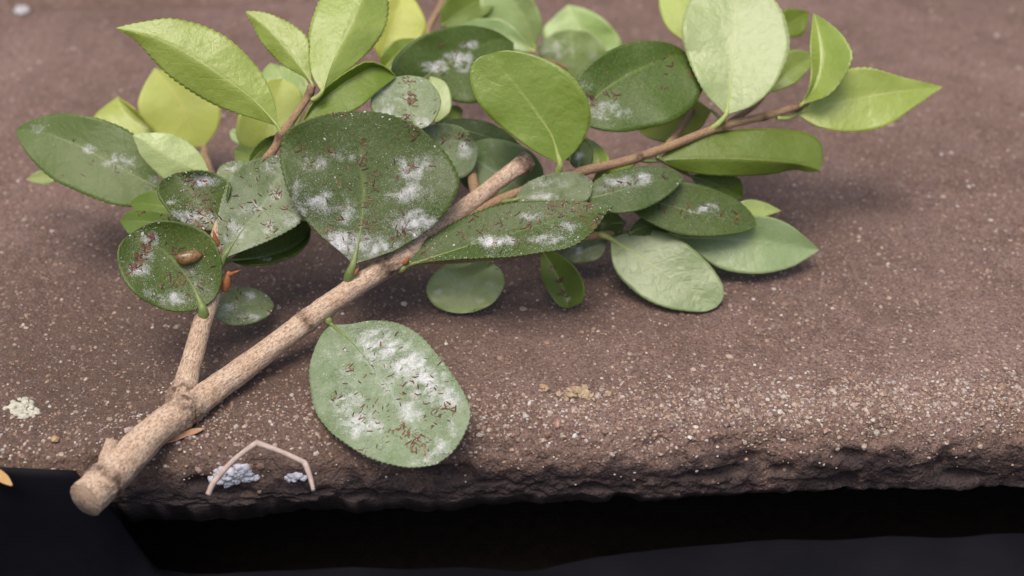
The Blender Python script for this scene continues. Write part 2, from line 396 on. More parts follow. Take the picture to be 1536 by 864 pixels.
# exposed sand grains (too many to count)
ICO_V = []
ph = (1+5**0.5)/2
for a_, b_ in ((-1, ph), (1, ph), (-1, -ph), (1, -ph)):
    ICO_V.append((a_, b_, 0))
for a_, b_ in ((-1, ph), (1, ph), (-1, -ph), (1, -ph)):
    ICO_V.append((0, a_, b_))
for a_, b_ in ((ph, -1), (ph, 1), (-ph, -1), (-ph, 1)):
    ICO_V.append((a_, 0, b_))
ICO_V = np.array(ICO_V)/np.linalg.norm(ICO_V[0])
ICO_F = np.array([(0, 11, 5), (0, 5, 1), (0, 1, 7), (0, 7, 10), (0, 10, 11), (1, 5, 9), (5, 11, 4), (11, 10, 2), (10, 7, 6), (7, 1, 8),
                  (3, 9, 4), (3, 4, 2), (3, 2, 6), (3, 6, 8), (3, 8, 9), (4, 9, 5), (2, 4, 11), (6, 2, 10), (8, 6, 7), (9, 8, 1)])
def rotmats(n):
    q = rng.normal(size=(n, 4)); q /= np.linalg.norm(q, axis=1)[:, None]
    a, b, c, d = q.T
    return np.stack([np.stack([1-2*(c*c+d*d), 2*(b*c-a*d), 2*(b*d+a*c)], -1), np.stack([2*(b*c+a*d), 1-2*(b*b+d*d), 2*(c*d-a*b)], -1),
                     np.stack([2*(b*d-a*c), 2*(c*d+a*b), 1-2*(b*b+c*c)], -1)], 1)
def grains(name, pos, rad, cols, mat, parent, flat=0.75):
    n = len(pos); R = rotmats(n)
    S = rad[:, None]*(1+rng.uniform(-0.3, 0.35, (n, 3)))
    T = ICO_V[None]*(1+rng.uniform(-0.18, 0.18, (n, 12, 1)))*S[:, None, :]
    V = np.einsum('nij,nkj->nki', R, T)
    V[:, :, 2] *= flat
    V = V + pos[:, None, :]
    F = (ICO_F[None]+12*np.arange(n)[:, None, None]).reshape(-1, 3)
    return make(name, V.reshape(-1, 3), F, mat, parent, origin=pos.mean(0), smooth=False, cols=np.repeat(cols, 12, axis=0))
PAL = np.array([(0.50, 0.40, 0.31), (0.42, 0.29, 0.20), (0.58, 0.52, 0.46), (0.36, 0.22, 0.15), (0.30, 0.21, 0.17), (0.46, 0.36, 0.33), (0.22, 0.15, 0.13), (0.66, 0.62, 0.58), (0.24, 0.16, 0.12)])
def pal(n, p=None):
    c = PAL[rng.choice(len(PAL), n, p=p)]
    return np.clip(c*rng.uniform(0.65, 1.1, (n, 1)), 0, 1)
PW = np.array([3, 4, 0.5, 5, 3.5, 1.6, 3, 0.3, 3]); PW /= PW.sum()
n = 19000
e = rng.uniform(-0.165, 0.175, n); q_ = -rng.beta(1.0, 2.0, n)*0.19+0.006
P_, _, _ = surf(e, q_)
r = np.clip(rng.lognormal(math.log(0.00024), 0.42, n), 0.0001, 0.0010)
P_[:, 2] -= r*0.25
grains('sand_grains', P_, r, pal(n, PW), M['grain'], slab)['kind'] = 'stuff'
n = 15000                                              # the worn edge is crowded with them
e = rng.uniform(-0.16, 0.16, n); q_ = rng.normal(0.0005, 0.0055, n)
keep = (rng.uniform(0, 1, n) < np.clip(0.5+e*3.5, 0.2, 1)); e, q_ = e[keep], q_[keep]; n = len(e)
P_, _, _ = surf(e, q_)
r = np.clip(rng.lognormal(math.log(0.00027), 0.42, n), 0.0001, 0.0009); P_[:, 2] -= r*0.2
PW2 = np.array([6, 4, 2.2, 3, 2, 4, 1, 1.2, 1]); PW2 /= PW2.sum()
grains('edge_grains', P_, r, pal(n, PW2), M['grain'], slab)['kind'] = 'stuff'
n = 420                                                # scattered larger grains
e = rng.uniform(-0.165, 0.175, n); q_ = -rng.uniform(-0.012, 0.2, n)
P_, _, _ = surf(e, q_); r = np.clip(rng.lognormal(math.log(0.00052), 0.3, n), 0.0003, 0.0013); P_[:, 2] -= r*0.3
PW3 = np.array([3, 2, 2, 1, 1, 2, 0.5, 1.2, 0.5]); PW3 /= PW3.sum()
grains('coarse_grains', P_, r, pal(n, PW3), M['grain'], slab)['kind'] = 'stuff'

# ------------------------------------------------------------------ tubes (stems)
def tube(pts, rads, sides=16, rings=80, noise_amp=0.0, seed=0.0, nodes=(), cap=True, squash=1.0, ridge=0.0):
    """pts: 3-D control points. Returns verts, faces, uv, node attribute."""
    n = rings
    P4 = np.hstack([np.asarray(pts, float), np.asarray(rads, float)[:, None]])
    C = spline(P4[:, :4], n)
    C, R = C[:, :3], C[:, 3]
    T = np.gradient(C, axis=0); T /= np.linalg.norm(T, axis=1)[:, None]
    u = np.cross(T[0], np.array([0.31, 0.2, 0.93])); u /= np.linalg.norm(u)
    V, UV, ND = [], [], []
    L = np.r_[0, np.cumsum(np.linalg.norm(np.diff(C, axis=0), axis=1))]
    for i in range(n):
        u = u - T[i]*np.dot(u, T[i]); u /= np.linalg.norm(u); v = np.cross(T[i], u)
        nb = 0.0; ndv = 0.0
        for (s, wd, am) in nodes:
            g = math.exp(-((i/(n-1)-s)/wd)**2); nb += am*g; ndv = max(ndv, g)
        for k in range(sides):
            a = 2*math.pi*k/sides
            d = u*math.cos(a)+v*math.sin(a)*squash
            rr = R[i]*(1+nb)
            if noise_amp:
                q = C[i]+d*R[i]
                rr *= 1+ridge*(mnoise.noise(Vector((L[i]*140+seed, math.cos(a)*4.0, math.sin(a)*4.0)))+0.7*mnoise.noise(Vector((L[i]*420+seed, math.cos(a)*8.0, math.sin(a)*8.0))))
                rr *= 1+ndv*0.07*mnoise.noise(Vector((L[i]*2600+seed, math.cos(a)*1.5, math.sin(a)*1.5)))
                rr *= 1+noise_amp*(mnoise.noise(Vector(q*260)+Vector((seed, 0, 0)))+0.6*mnoise.noise(Vector(q*900)+Vector((seed, 3, 0)))*(1+2.0*ndv))
            V.append(C[i]+d*rr); UV.append((L[i]/0.1, k/sides)); ND.append(ndv)
    F = []
    for i in range(n-1):
        for k in range(sides):
            k2 = (k+1) % sides
            F.append((i*sides+k, i*sides+k2, (i+1)*sides+k2, (i+1)*sides+k))
    if cap:
        for i, rev in ((0, True), (n-1, False)):
            c = len(V); V.append(C[i]); UV.append((0, 0)); ND.append(0)
            for k in range(sides):
                k2 = (k+1) % sides
                f = (i*sides+k, i*sides+k2, c); F.append(f[::-1] if rev else f)
    return np.array(V), F, np.array(UV), np.array(ND)

branch = empty('leafy_branch', gnd(170, 700))
tag(branch, 'cut camellia branch with spotted dark leaves and bright young leaves lying on the step', 'branch')

def stem(name, ctrl, mat, rings=90, sides=16, na=0.05, nodes=(), parent=None, ridge=0.03):
    pts = [pt(x, y, d/1000) for x, y, d, r in ctrl]; rad = [r/1000 for *_, r in ctrl]
    V, F, UV, ND = tube(pts, rad, sides, rings, na, len(name)*1.7+ctrl[0][0], nodes, ridge=ridge)
    return make(name, V, F, mat, parent or branch, origin=pts[0], uv=UV, attrs={'node': ND})
# ctrl: px, py, depth mm, radius mm
stem('main_stem', [(128, 750, 297, 3.9), (172, 708, 304, 3.8), (235, 645, 312.5, 3.45), (300, 600, 320.5, 3.1), (400, 527, 330.5, 2.65), (500, 452, 335, 2.45),
                   (600, 386, 338, 2.3), (640, 352, 340, 2.1), (700, 310, 343, 2.1), (745, 274, 346, 1.9), (793, 240, 350, 2.2)], M['bark'], 520, 44, 0.06,
     nodes=((0.235, 0.022, 0.16), (0.50, 0.008, 0.08), (0.67, 0.02, 0.10), (0.985, 0.015, 0.10), (0.045, 0.012, 0.06)))
stem('side_stem', [(262, 622, 318, 2.7), (272, 596, 320, 2.5), (287, 545, 323.5, 2.3), (302, 490, 326, 2.1), (318, 440, 328, 1.9), (324, 385, 330, 1.6), (328, 345, 332, 1.4),
                   (350, 305, 336, 1.3), (384, 258, 340, 1.1)], M['bark'], 300, 32, 0.07, nodes=((0.07, 0.05, 0.22), (0.62, 0.03, 0.12)))
stem('shoot', [(380, 264, 339.6, 1.15), (412, 222, 341, 1.0), (422, 203, 341, 1.1), (440, 178, 341.5, 0.9), (462, 145, 342, 0.85), (468, 128, 342, 1.0)], M['shoot'], 80, 14, 0.06, nodes=((0.45, 0.05, 0.25), (0.92, 0.04, 0.25)))
stem('long_twig', [(628, 366, 339.5, 1.6), (665, 342, 341, 1.35), (705, 322, 343, 1.25), (765, 294, 346, 1.2), (870, 258, 350, 1.15), (955, 237, 353, 1.1), (1080, 191, 358, 1.0), (1150, 174, 361, 0.9), (1202, 159, 363, 0.95)],
     M['shoot'], 170, 14, 0.07, nodes=((0.57, 0.012, 0.18), (0.79, 0.012, 0.2), (0.99, 0.02, 0.2), (0.9, 0.01, 0.2)))
stem('low_twig', [(606, 384, 339, 1.3), (660, 390, 345, 0.95), (740, 384, 350, 0.95), (800, 372, 353, 0.9), (870, 357, 356, 0.95), (945, 349, 358, 0.95), (1015, 346, 360, 0.8)], M['shoot'], 110, 12, 0.07)
stem('stub_twig', [(735, 288, 345.5, 0.9), (750, 296, 347, 0.8), (775, 290, 352, 0.7), (800, 270, 357, 0.7)], M['shoot'], 30, 10, 0.06)
# twigs at the back of the branch, mostly hidden by leaves
stem('back_twig', [(338, 330, 334, 1.2), (322, 275, 362, 1.0), (308, 235, 388, 0.9), (300, 215, 394, 0.8), (240, 196, 394, 0.6)], M['shoot'], 50, 10, 0.06)
stem('back_twig', [(715, 300, 343, 1.3), (695, 210, 375, 1.1), (652, 118, 388, 1.0), (640, 55, 402, 1.0), (660, 10, 412, 0.9), (676, -30, 418, 0.8)], M['shoot'], 70, 10, 0.06)
stem('back_twig', [(668, 150, 384, 1.0), (730, 110, 400, 0.9), (812, 92, 412, 0.8), (868, 112, 420, 0.8)], M['shoot'], 50, 10, 0.06)
stem('back_twig', [(1000, 220, 355, 0.9), (1040, 160, 372, 0.8), (1045, 90, 376, 0.7), (1032, 55, 376, 0.6)], M['shoot'], 40, 10, 0.06)
stem('back_twig', [(1085, 190, 358.5, 0.8), (1140, 150, 374, 0.7), (1160, 100, 390, 0.6), (1175, 45, 397, 0.6)], M['shoot'], 40, 10, 0.06)
stem('back_twig', [(330, 345, 333, 1.1), (300, 345, 340, 0.9), (262, 300, 352, 0.8), (235, 285, 356, 0.7), (95, 262, 376, 0.6)], M['shoot'], 40, 10, 0.06)

# ------------------------------------------------------------------ leaves
def insects_mesh(Pn, Nn, Tn, ln, wd, ht, cols):
    n = len(Pn); B = np.cross(Nn, Tn)
    ang = np.linspace(0, 2*math.pi, 6, endpoint=False)
    ring = np.stack([np.cos(ang), np.sin(ang)], 1)
    V = []
    base = Pn[:, None, :] + (ring[None, :, 0:1]*ln[:, None, None])*Tn[:, None, :] + (ring[None, :, 1:2]*wd[:, None, None])*B[:, None, :] - Nn[:, None, :]*0.00003
    top = Pn[:, None, :] + (ring[None, :, 0:1]*0.6*ln[:, None, None])*Tn[:, None, :] + (ring[None, :, 1:2]*0.45*wd[:, None, None])*B[:, None, :] + (Nn*ht[:, None])[:, None, :]
    V = np.concatenate([base, top], axis=1)
    f = []
    for k in range(6):
        k2 = (k+1) % 6; f += [(k, k2, 6+k2), (k, 6+k2, 6+k)]
    f += [(6, 7, 8), (6, 8, 9), (6, 9, 10), (6, 10, 11)]
    F = (np.array(f)[None]+12*np.arange(n)[:, None, None]).reshape(-1, 3)
    return V.reshape(-1, 3), F, np.repeat(cols, 12, axis=0)

LEAVES = []
def leaf(mid, A, B, db, dt, roll=0, fold=0.18, arch=0.04, curl=0.0, mat='mid', tint=(1, 1, 1), teeth=26, amp=1.3, rows=110, nc=9, wave=0.05,
         wax_glare=(), bugs=(), ubugs=0, flecks=0, threads=0, pet=None, petr=0.8, cup=0.0, midr=0.45, label=None):
    mid = [tuple(p) for p in mid]
    A = [mid[0]]+[tuple(p) for p in A]+[mid[-1]]; B = [mid[0]]+[tuple(p) for p in B]+[mid[-1]]
    Mm, Ae, Be = spline(mid, rows), spline(A, rows), spline(B, rows)
    s = np.linspace(0, 1, rows)
    db, dt = db/1000, dt/1000
    p0, p1 = pt(*mid[0], db), pt(*mid[-1], dt)
    ax = p1-p0; Ln = np.linalg.norm(ax); ax /= Ln
    vw = CAM-(p0+p1)/2; n0 = vw-ax*np.dot(vw, ax); n0 /= np.linalg.norm(n0)
    sd_ = np.cross(ax, n0)
    if np.dot(sd_, UP+0.3*RT) < 0: sd_ = -sd_
    rl = math.radians(roll); N = math.cos(rl)*n0+math.sin(rl)*sd_
    # toothed outline
    if teeth:
        ph_ = rng.uniform(0, 1)
        jit = np.interp(s, np.linspace(0, 1, 14), rng.uniform(0.6, 1.3, 14))
        saw = ((s*teeth+ph_) % 1.0); saw = np.where(saw < 0.75, saw/0.75, (1-saw)/0.25)
        env = np.clip((s-0.10)/0.12, 0, 1)*np.clip((1-s)/0.03, 0, 1)
        for Ed in (Ae, Be):
            dv = Ed-Mm; ll = np.linalg.norm(dv, axis=1)[:, None]+1e-6
            Ed += dv/ll*(amp*saw*env*jit)[:, None]
    us = np.concatenate([-np.linspace(1, 0, nc+1)[:-1]**0.85, [0], np.linspace(0, 1, nc+1)[1:]**0.85])
    hwpx = np.maximum(np.linalg.norm(Ae-Mm, axis=1), np.linalg.norm(Be-Mm, axis=1))
    hw = hwpx/FPX*db; hwm = hw.max()
    f1, f2 = rng.uniform(0, 6.28, 2); k1, k2 = rng.uniform(1.6, 3.2, 2)
    PX = np.zeros((rows, len(us), 2)); D = np.zeros((rows, len(us)))
    for j, u in enumerate(us):
        Ed = Ae if u < 0 else Be
        PX[:, j] = Mm+(Ed-Mm)*abs(u)
        su = math.sqrt(u*u+0.012)
        wv = wave*hwm*u*u*np.sin(6.283*(k1 if u < 0 else k2)*s+(f1 if u < 0 else f2))*np.sin(math.pi*s)
        D[:, j] = fold*hw*su + cup*hw*u*u + arch*Ln*4*s*(1-s) + curl*Ln*s**3 + wv
    pxf = PX.reshape(-1, 2); Df = D.ravel()
    R = FW[None]+RT[None]*((pxf[:, 0:1]-768)/FPX)-UP[None]*((pxf[:, 1:2]-432)/FPX)
    den = R@N
    tt = (np.dot(p0-CAM, N)+Df)/np.where(np.abs(den) < 0.12, -0.12, den)
    V = CAM[None]+R*tt[:, None]
    nu = len(us); G = V.reshape(rows, nu, 3)
    idx = np.arange(rows*nu).reshape(rows, nu)
    F = np.stack([idx[:-1, :-1], idx[:-1, 1:], idx[1:, 1:], idx[1:, :-1]], axis=-1).reshape(-1, 4)
    # face the camera
    a_, b_, c_ = V[F[:, 0]], V[F[:, 1]], V[F[:, 3]]
    fn = np.cross(b_-a_, c_-a_).sum(0)
    if np.dot(fn, N) < 0: F = F[:, ::-1].copy()
    S, U = np.meshgrid(s, us, indexing='ij')
    uv = np.stack([S.ravel(), U.ravel()*0.5+0.5], 1)
    wx = np.zeros(len(V))
    for (x, y, rx, ry, k) in wax_glare:
        g = 0.95*k*np.exp(-(((pxf[:, 0]-x)/(1.3*rx))**2+((pxf[:, 1]-y)/(1.3*ry))**2))
        wx = np.maximum(wx, g)
    o = make('leaf', V, F, M[mat], branch, origin=p0, uv=uv, attrs={'wax': wx})
    o.color = (*tint, 1)
    md = o.modifiers.new('thick', 'SOLIDIFY'); md.thickness = 0.00034; md.offset = -1
    if label: o['label'] = label
    LEAVES.append((o, V[:, 2].min(), mid[0]))
    # petiole running on into the midrib
    pp = [pt(*q[:2], q[2]/1000) for q in (pet or [])]
    c0 = nc
    nm = int(rows*0.5)
    st_ = max(1, nm//7); kk = list(range(0, nm, st_))
    rr_ = [petr/1000*max(0.10, 0.80*(1-(k/(len(kk)-1))**0.6))*(midr/0.45) for k in range(len(kk))]
    ribp = [G[i, c0] - N*(rr_[k]*0.62*min(1, i/(0.12*rows))) for k, i in enumerate(kk)]
    pts = pp+ribp
    if len(pts) >= 3:
        npet = len(pp)
        rads = [petr/1000]*npet+rr_
        Vt, Ft, UVt, NDt = tube(pts, rads, 8, 44, 0.04, mid[0][0])
        po = make('petiole', Vt, Ft, M['youngpetiole' if mat in ('young', 'pale', 'yellow') else 'petiole'], o, origin=pts[0], uv=UVt)
        po.color = (*tint, 1)
    # scale insects, wax flecks and threads on the blade
    def sample(nq, clusters, uni):
        ii, jj = [], []
        for (x, y, rr, k) in clusters:
            w_ = np.exp(-((pxf[:, 0]-x)**2+(pxf[:, 1]-y)**2)/rr**2); w_ /= w_.sum()
            ii += list(rng.choice(len(pxf), k, p=w_))
        if uni: ii += list(rng.integers(nu*3, len(pxf)-nu*3, uni))
        ii = np.array(ii, dtype=int)
        i = np.clip(ii//nu, 3, rows-4); j = np.clip(ii % nu, 1, nu-3)
        a, b = rng.uniform(0, 1, (2, len(i), 1))
        p = G[i, j]*(1-a)*(1-b)+G[i+1, j]*a*(1-b)+G[i, j+1]*(1-a)*b+G[i+1, j+1]*a*b
        t1 = G[i+1, j]-G[i, j]; t2 = G[i, j+1]-G[i, j]
        nn = np.cross(t1, t2); nn /= np.linalg.norm(nn, axis=1)[:, None]+1e-12
        nn *= np.sign(nn@N)[:, None]
        t1 /= np.linalg.norm(t1, axis=1)[:, None]+1e-12
        b1 = np.cross(nn, t1)
        return p, nn, t1, b1
    if bugs or ubugs:
        p, nn, t1, b1 = sample(0, [(x, y, r_*0.8, int(k*1.25)) for x, y, r_, k in bugs], ubugs//2); m_ = len(p)
        an = rng.normal(1.2, 0.9, m_)[:, None]; tg = np.cos(an)*t1+np.sin(an)*b1
        base = np.array([(0.14, 0.045, 0.028), (0.21, 0.080, 0.045), (0.065, 0.020, 0.016), (0.30, 0.155, 0.08), (0.10, 0.025, 0.035)])[rng.choice(5, m_, p=[.34, .24, .2, .12, .1])]
        big = np.clip(rng.lognormal(-0.22, 0.38, m_), 0.35, 1.7)
        v, f, c = insects_mesh(p, nn, tg, 0.00062*big, 0.00015*big, 0.00011*big, base*rng.uniform(0.7, 1.2, (m_, 1)))
        q = make('scale_insects', v, f, M['insect'], o, smooth=False, cols=c); q['kind'] = 'stuff'
    if flecks or threads:
        vs, fs, cs, off = [], [], [], 0
        if flecks:
            p, nn, t1, b1 = sample(0, (), flecks); m_ = len(p)
            an = rng.uniform(0, 6.28, m_)[:, None]; tg = np.cos(an)*t1+np.sin(an)*b1
            sz = rng.lognormal(math.log(0.000085), 0.45, m_)
            v, f, c = insects_mesh(p, nn, tg, sz*1.5, sz, sz*0.6, np.full((m_, 3), 0.72)*rng.uniform(0.6, 1.1, (m_, 1)))
            vs.append(v); fs.append(f); cs.append(c); off += len(v)
        if threads and wax_glare:
            tot = sum(k*rx*ry for (_, _, rx, ry, k) in wax_glare)
            cl = [(x, y, (rx*ry)**0.5*1.25, max(1, int(threads*k*rx*ry/tot))) for (x, y, rx, ry, k) in wax_glare]
            p, nn, t1, b1 = sample(0, cl, 0); m_ = len(p)
            an = rng.uniform(0, 6.28, m_)[:, None]; tg = np.cos(an)*t1+np.sin(an)*b1
            tg = tg+nn*rng.uniform(0, 0.35, (m_, 1))
            v, f, c = insects_mesh(p, nn, tg, rng.uniform(0.00012, 0.00040, m_), np.full(m_, 0.000030), np.full(m_, 0.00005), np.full((m_, 3), 0.62)*rng.uniform(0.75, 1.1, (m_, 1)))
            vs.append(v); fs.append(f+off); cs.append(c)
        q = make('wax_threads', np.vstack(vs), np.vstack(fs), M['flake'], o, smooth=False, cols=np.clip(np.vstack(cs), 0, 0.9)); q['kind'] = 'stuff'
    return o, G

# --- upper left shoot
leaf([(417, 190), (385, 155), (340, 120), (290, 86), (240, 60), (205, 49), (174, 42)],
     [(411, 150), (388, 105), (350, 65), (310, 42), (260, 29), (215, 33)], [(400, 184), (360, 171), (320, 156), (280, 132), (245, 105), (215, 72), (198, 56)],
     340, 336, roll=-2, fold=-0.36, arch=0.03, mat='young', tint=(1.08, 1.05, 1.1), teeth=30, amp=2.2, rows=170, pet=[(422, 206, 341), (421, 200, 340.5)], petr=0.55)
leaf([(468, 125), (450, 100), (425, 68), (400, 42), (368, 17)], [(464, 90), (461, 60), (445, 42), (420, 28), (395, 19)],
     [(450, 112), (425, 97), (405, 78), (390, 58), (380, 38)], 342, 346, roll=-3, fold=-0.34, mat='young', tint=(1.05, 1.02, 1.1), teeth=22, amp=2.0, pet=[(470, 136, 342)], petr=0.45)
leaf([(483, 138), (500, 90), (525, 40), (542, 0), (548, -25), (545, -45)], [(467, 110), (463, 70), (466, 40), (474, 15), (485, -8), (505, -30)],
     [(500, 123), (530, 98), (555, 75), (574, 48), (582, 15), (578, -15), (565, -35)], 340, 351, roll=0, fold=-0.36, mat='young', tint=(1.05, 1.04, 1.15), teeth=28, amp=2.2, rows=150, pet=[(468, 150, 341.6), (476, 146, 340.8)], petr=0.6)
leaf([(452, 187), (478, 156), (510, 129), (545, 108), (566, 101), (594, 115)], [(470, 154), (498, 125), (530, 103), (552, 94), (575, 100)],
     [(480, 184), (520, 170), (545, 155), (565, 138), (582, 125)], 342, 350, roll=10, fold=0.45, mat='mid', tint=(1.2, 1.15, 1.0), teeth=14, amp=0.8, pet=[(430, 200, 341.5), (442, 194, 341.5)], petr=0.5)

# --- the big spotted leaf
leaf([(530, 396), (540, 350), (545, 300), (543, 240), (540, 200), (537, 167)],
     [(508, 375), (480, 352), (455, 325), (437, 295), (426, 262), (421, 228), (430, 198), (455, 182), (490, 172), (515, 168)],
     [(560, 387), (600, 372), (640, 346), (668, 318), (684, 290), (687, 268), (675, 240), (655, 215), (625, 190), (590, 174), (560, 168)],
     333, 335, roll=0, fold=0.10, arch=-0.03, cup=0.02, mat='dark', tint=(1.1, 1.05, 1.15), teeth=40, amp=2.6, rows=230, nc=18,
     wax_glare=[(468, 247, 20, 12, .8), (515, 232, 24, 16, .55), (620, 255, 30, 22, .75), (612, 285, 34, 18, .8), (470, 305, 38, 22, .85), (520, 320, 24, 20, .7), (625, 335, 38, 18, 1.0), (515, 365, 28, 20, .95), (565, 370, 34, 16, .85), (545, 345, 14, 40, .5), (655, 262, 20, 30, .4), (450, 280, 16, 20, .5)],
     bugs=[(450, 222, 12, 12), (492, 226, 8, 10), (540, 215, 7, 8), (540, 242, 8, 12), (552, 270, 12, 14), (510, 270, 16, 12), (548, 305, 8, 14), (548, 338, 14, 30), (590, 355, 24, 18), (600, 335, 20, 12), (615, 248, 10, 8), (600, 258, 12, 8), (515, 345, 28, 18), (507, 175, 14, 10), (620, 188, 24, 14), (470, 250, 14, 8), (495, 335, 20, 10), (600, 285, 30, 12)],
     ubugs=55, flecks=170, threads=2600, pet=[(522, 422, 335.5), (525, 411, 334)], petr=1.15, midr=0.38)
leaf([(334, 388), (360, 350), (385, 320), (410, 280), (420, 234)],
     [(329, 355), (329, 320), (338, 285), (350, 260), (372, 244), (400, 236)], [(370, 374), (400, 361), (430, 346), (450, 331), (457, 300), (447, 258)],
     329.5, 341, roll=8, fold=0.22, mat='waxy', tint=(1.6, 1.5, 2.8), teeth=30, amp=2.3, rows=170, nc=13,
     wax_glare=[(405, 250, 16, 10, .8), (378, 315, 20, 12, .8), (352, 350, 14, 20, .85), (405, 340, 22, 10, .7), (415, 290, 14, 18, .6), (340, 300, 14, 30, .5), (435, 330, 20, 12, .6)],
     bugs=[(412, 290, 10, 18), (385, 310, 16, 16), (405, 340, 14, 18), (385, 265, 24, 12), (345, 335, 16, 8), (430, 310, 9, 14)], ubugs=40, flecks=90, threads=1100, pet=[(327, 402, 329.5), (330, 396, 329)], petr=1.0)
leaf([(322, 346), (305, 318), (288, 290), (262, 261)], [(290, 341), (265, 326), (248, 308), (238, 290), (240, 274)],
     [(333, 325), (341, 300), (344, 277), (325, 263), (298, 257)], 331.5, 335, roll=5, fold=0.15, cup=0.30, arch=-0.06, mat='dark', tint=(1.2, 1.1, 1.2), teeth=22, amp=1.2, rows=120, nc=12,
     wax_glare=[(302, 273, 22, 8, .95), (285, 325, 36, 9, 1.0), (260, 303, 9, 4, .8), (310, 335, 16, 8, .8)], bugs=[(305, 308, 22, 60), (290, 285, 26, 26), (300, 330, 20, 14)], ubugs=30, flecks=60, threads=700, pet=[(326, 372, 330.5), (325, 360, 331)], petr=0.8)
leaf([(304, 462), (287, 425), (258, 388), (225, 360), (203, 346)], [(270, 467), (235, 459), (205, 441), (185, 416), (177, 391), (181, 366)],
     [(325, 442), (332, 410), (328, 380), (315, 355), (290, 340), (260, 333), (230, 334)], 324.5, 323, roll=6, fold=0.10, cup=0.22, arch=-0.04, mat='dark', tint=(1.35, 1.25, 1.3), teeth=20, amp=0.9, rows=130, nc=13,
     wax_glare=[(218, 375, 10, 22, .9), (208, 405, 16, 12, .9), (230, 360, 8, 12, .7), (258, 446, 26, 12, .75), (300, 425, 18, 22, .5), (222, 440, 14, 12, .55), (290, 405, 10, 8, .6)],
     bugs=[(200, 402, 8, 40), (208, 388, 7, 45), (217, 373, 7, 45), (226, 358, 6, 20), (262, 418, 16, 26), (285, 435, 14, 14), (300, 425, 12, 8), (255, 375, 20, 14), (300, 385, 10, 10)], ubugs=40, flecks=80, threads=900, pet=[(306, 479, 326), (305, 470, 325)], petr=1.25)
# brown soft scale on it
def bump_scale(px, py, d, L, W, H, ang, parent):
    c = pt(px, py, d/1000); N = (CAM-c)/np.linalg.norm(CAM-c)
    ca = math.cos(ang); t = RT*ca+UP*math.sin(ang); t -= N*np.dot(t, N); t /= np.linalg.norm(t); b = np.cross(N, t)
    V, F = [], []; rings, seg = 7, 18
    for i in range(rings):
        a = i/(rings-1)*math.pi/2
        for k in range(seg):
            th = 2*math.pi*k/seg; wob = 1+0.06*math.sin(3*th+1)
            V.append(c+t*(L*math.cos(a)*math.cos(th)*wob)+b*(W*math.cos(a)*math.sin(th)*wob)+N*(H*math.sin(a)-0.0003))
    for i in range(rings-1):
        for k in range(seg):
            k2 = (k+1) % seg; F.append((i*seg+k, i*seg+k2, (i+1)*seg+k2, (i+1)*seg+k))
    o = make('brown_scale', V, F, M['scale'], parent); o['label'] = 'large shiny brown scale insect'
    return o
L8 = LEAVES[-1][0]
bump_scale(283, 386, 324.2, 0.0030, 0.0015, 0.0012, 0.18, L8)

# --- left side leaves
leaf([(245, 286), (200, 263), (160, 241), (110, 215), (60, 198), (23, 195)], [(225, 240), (200, 202), (160, 182), (120, 173), (90, 171), (60, 176), (38, 185)],
     [(215, 306), (185, 308), (140, 296), (100, 278), (75, 265), (50, 242), (33, 218)], 350, 354, roll=12, fold=0.12, mat='mid', tint=(0.74, 0.74, 1.0), teeth=30, amp=1.6,
     wax_glare=[(134, 223, 11, 7, 1.0), (178, 242, 20, 12, .95), (58, 195, 18, 9, .5), (230, 275, 20, 14, .6), (198, 250, 18, 8, .5)], bugs=[(112, 213, 5, 3), (142, 240, 7, 4), (97, 257, 4, 2), (122, 256, 5, 3), (180, 244, 10, 5), (60, 200, 4, 3)], threads=260, flecks=12,
     pet=[(268, 303, 350), (255, 293, 350)], petr=0.7)
leaf([(316, 264), (282, 251), (250, 232), (225, 216), (199, 203)], [(305, 238), (285, 215), (262, 203), (240, 199), (215, 200)],
     [(285, 271), (250, 270), (230, 255), (212, 235), (205, 218)], 343, 339, roll=2, fold=-0.33, mat='pale', tint=(1.1, 1.1, 1.2), teeth=12, amp=0.6, pet=[(336, 300, 336), (326, 278, 341)], petr=0.5)
leaf([(292, 322), (255, 312), (222, 306), (194, 305)], [(272, 293), (240, 285), (212, 292)], [(255, 332), (220, 327)], 340, 346, roll=15, fold=0.15, mat='mid', tint=(0.95, 0.95, 0.9), teeth=14, amp=1.0, rows=70, pet=[(318, 345, 334), (305, 333, 337)], petr=0.5)
leaf([(290, 336), (255, 335), (215, 332), (180, 331)], [(255, 322), (215, 315), (192, 318)], [(255, 350), (215, 360), (193, 350)], 338, 343, roll=10, fold=0.10, mat='mid', tint=(0.9, 0.92, 1.0), teeth=14, amp=1.0, rows=70,
     wax_glare=[(232, 320, 14, 4, .5)], bugs=[(215, 319, 8, 5), (250, 322, 10, 6)], pet=[(322, 350, 333), (306, 342, 335)], petr=0.5)
leaf([(345, 390), (390, 386), (430, 374), (455, 358), (466, 342)], [(375, 368), (412, 348), (440, 333), (458, 332)], [(365, 397), (405, 395), (440, 383), (460, 364)],
     335, 346, roll=-4, fold=0.50, mat='dark', tint=(0.9, 0.9, 0.8), teeth=14, amp=0.8, rows=80, pet=[(326, 400, 330), (334, 395, 332)], petr=0.7, wax_glare=[(400, 388, 24, 4, .6)])  # white strip paints the glare on the rolled lower rim
leaf([(318, 470), (350, 460), (380, 456), (411, 457)], [(332, 440), (355, 431), (382, 433), (401, 443)], [(340, 485), (370, 486), (395, 478), (407, 468)],
     336, 345, roll=25, fold=0.15, mat='waxy', tint=(1.3, 1.25, 1.6), teeth=14, amp=0.7, rows=80, wax_glare=[(375, 442, 12, 5, .9), (345, 462, 14, 7, .8), (370, 476, 20, 7, .7), (340, 470, 10, 8, .6), (403, 470, 3, 2, .9)], bugs=[(355, 455, 18, 10)], ubugs=14, flecks=20, threads=200, pet=[(316, 448, 328), (312, 460, 331)], petr=0.6)
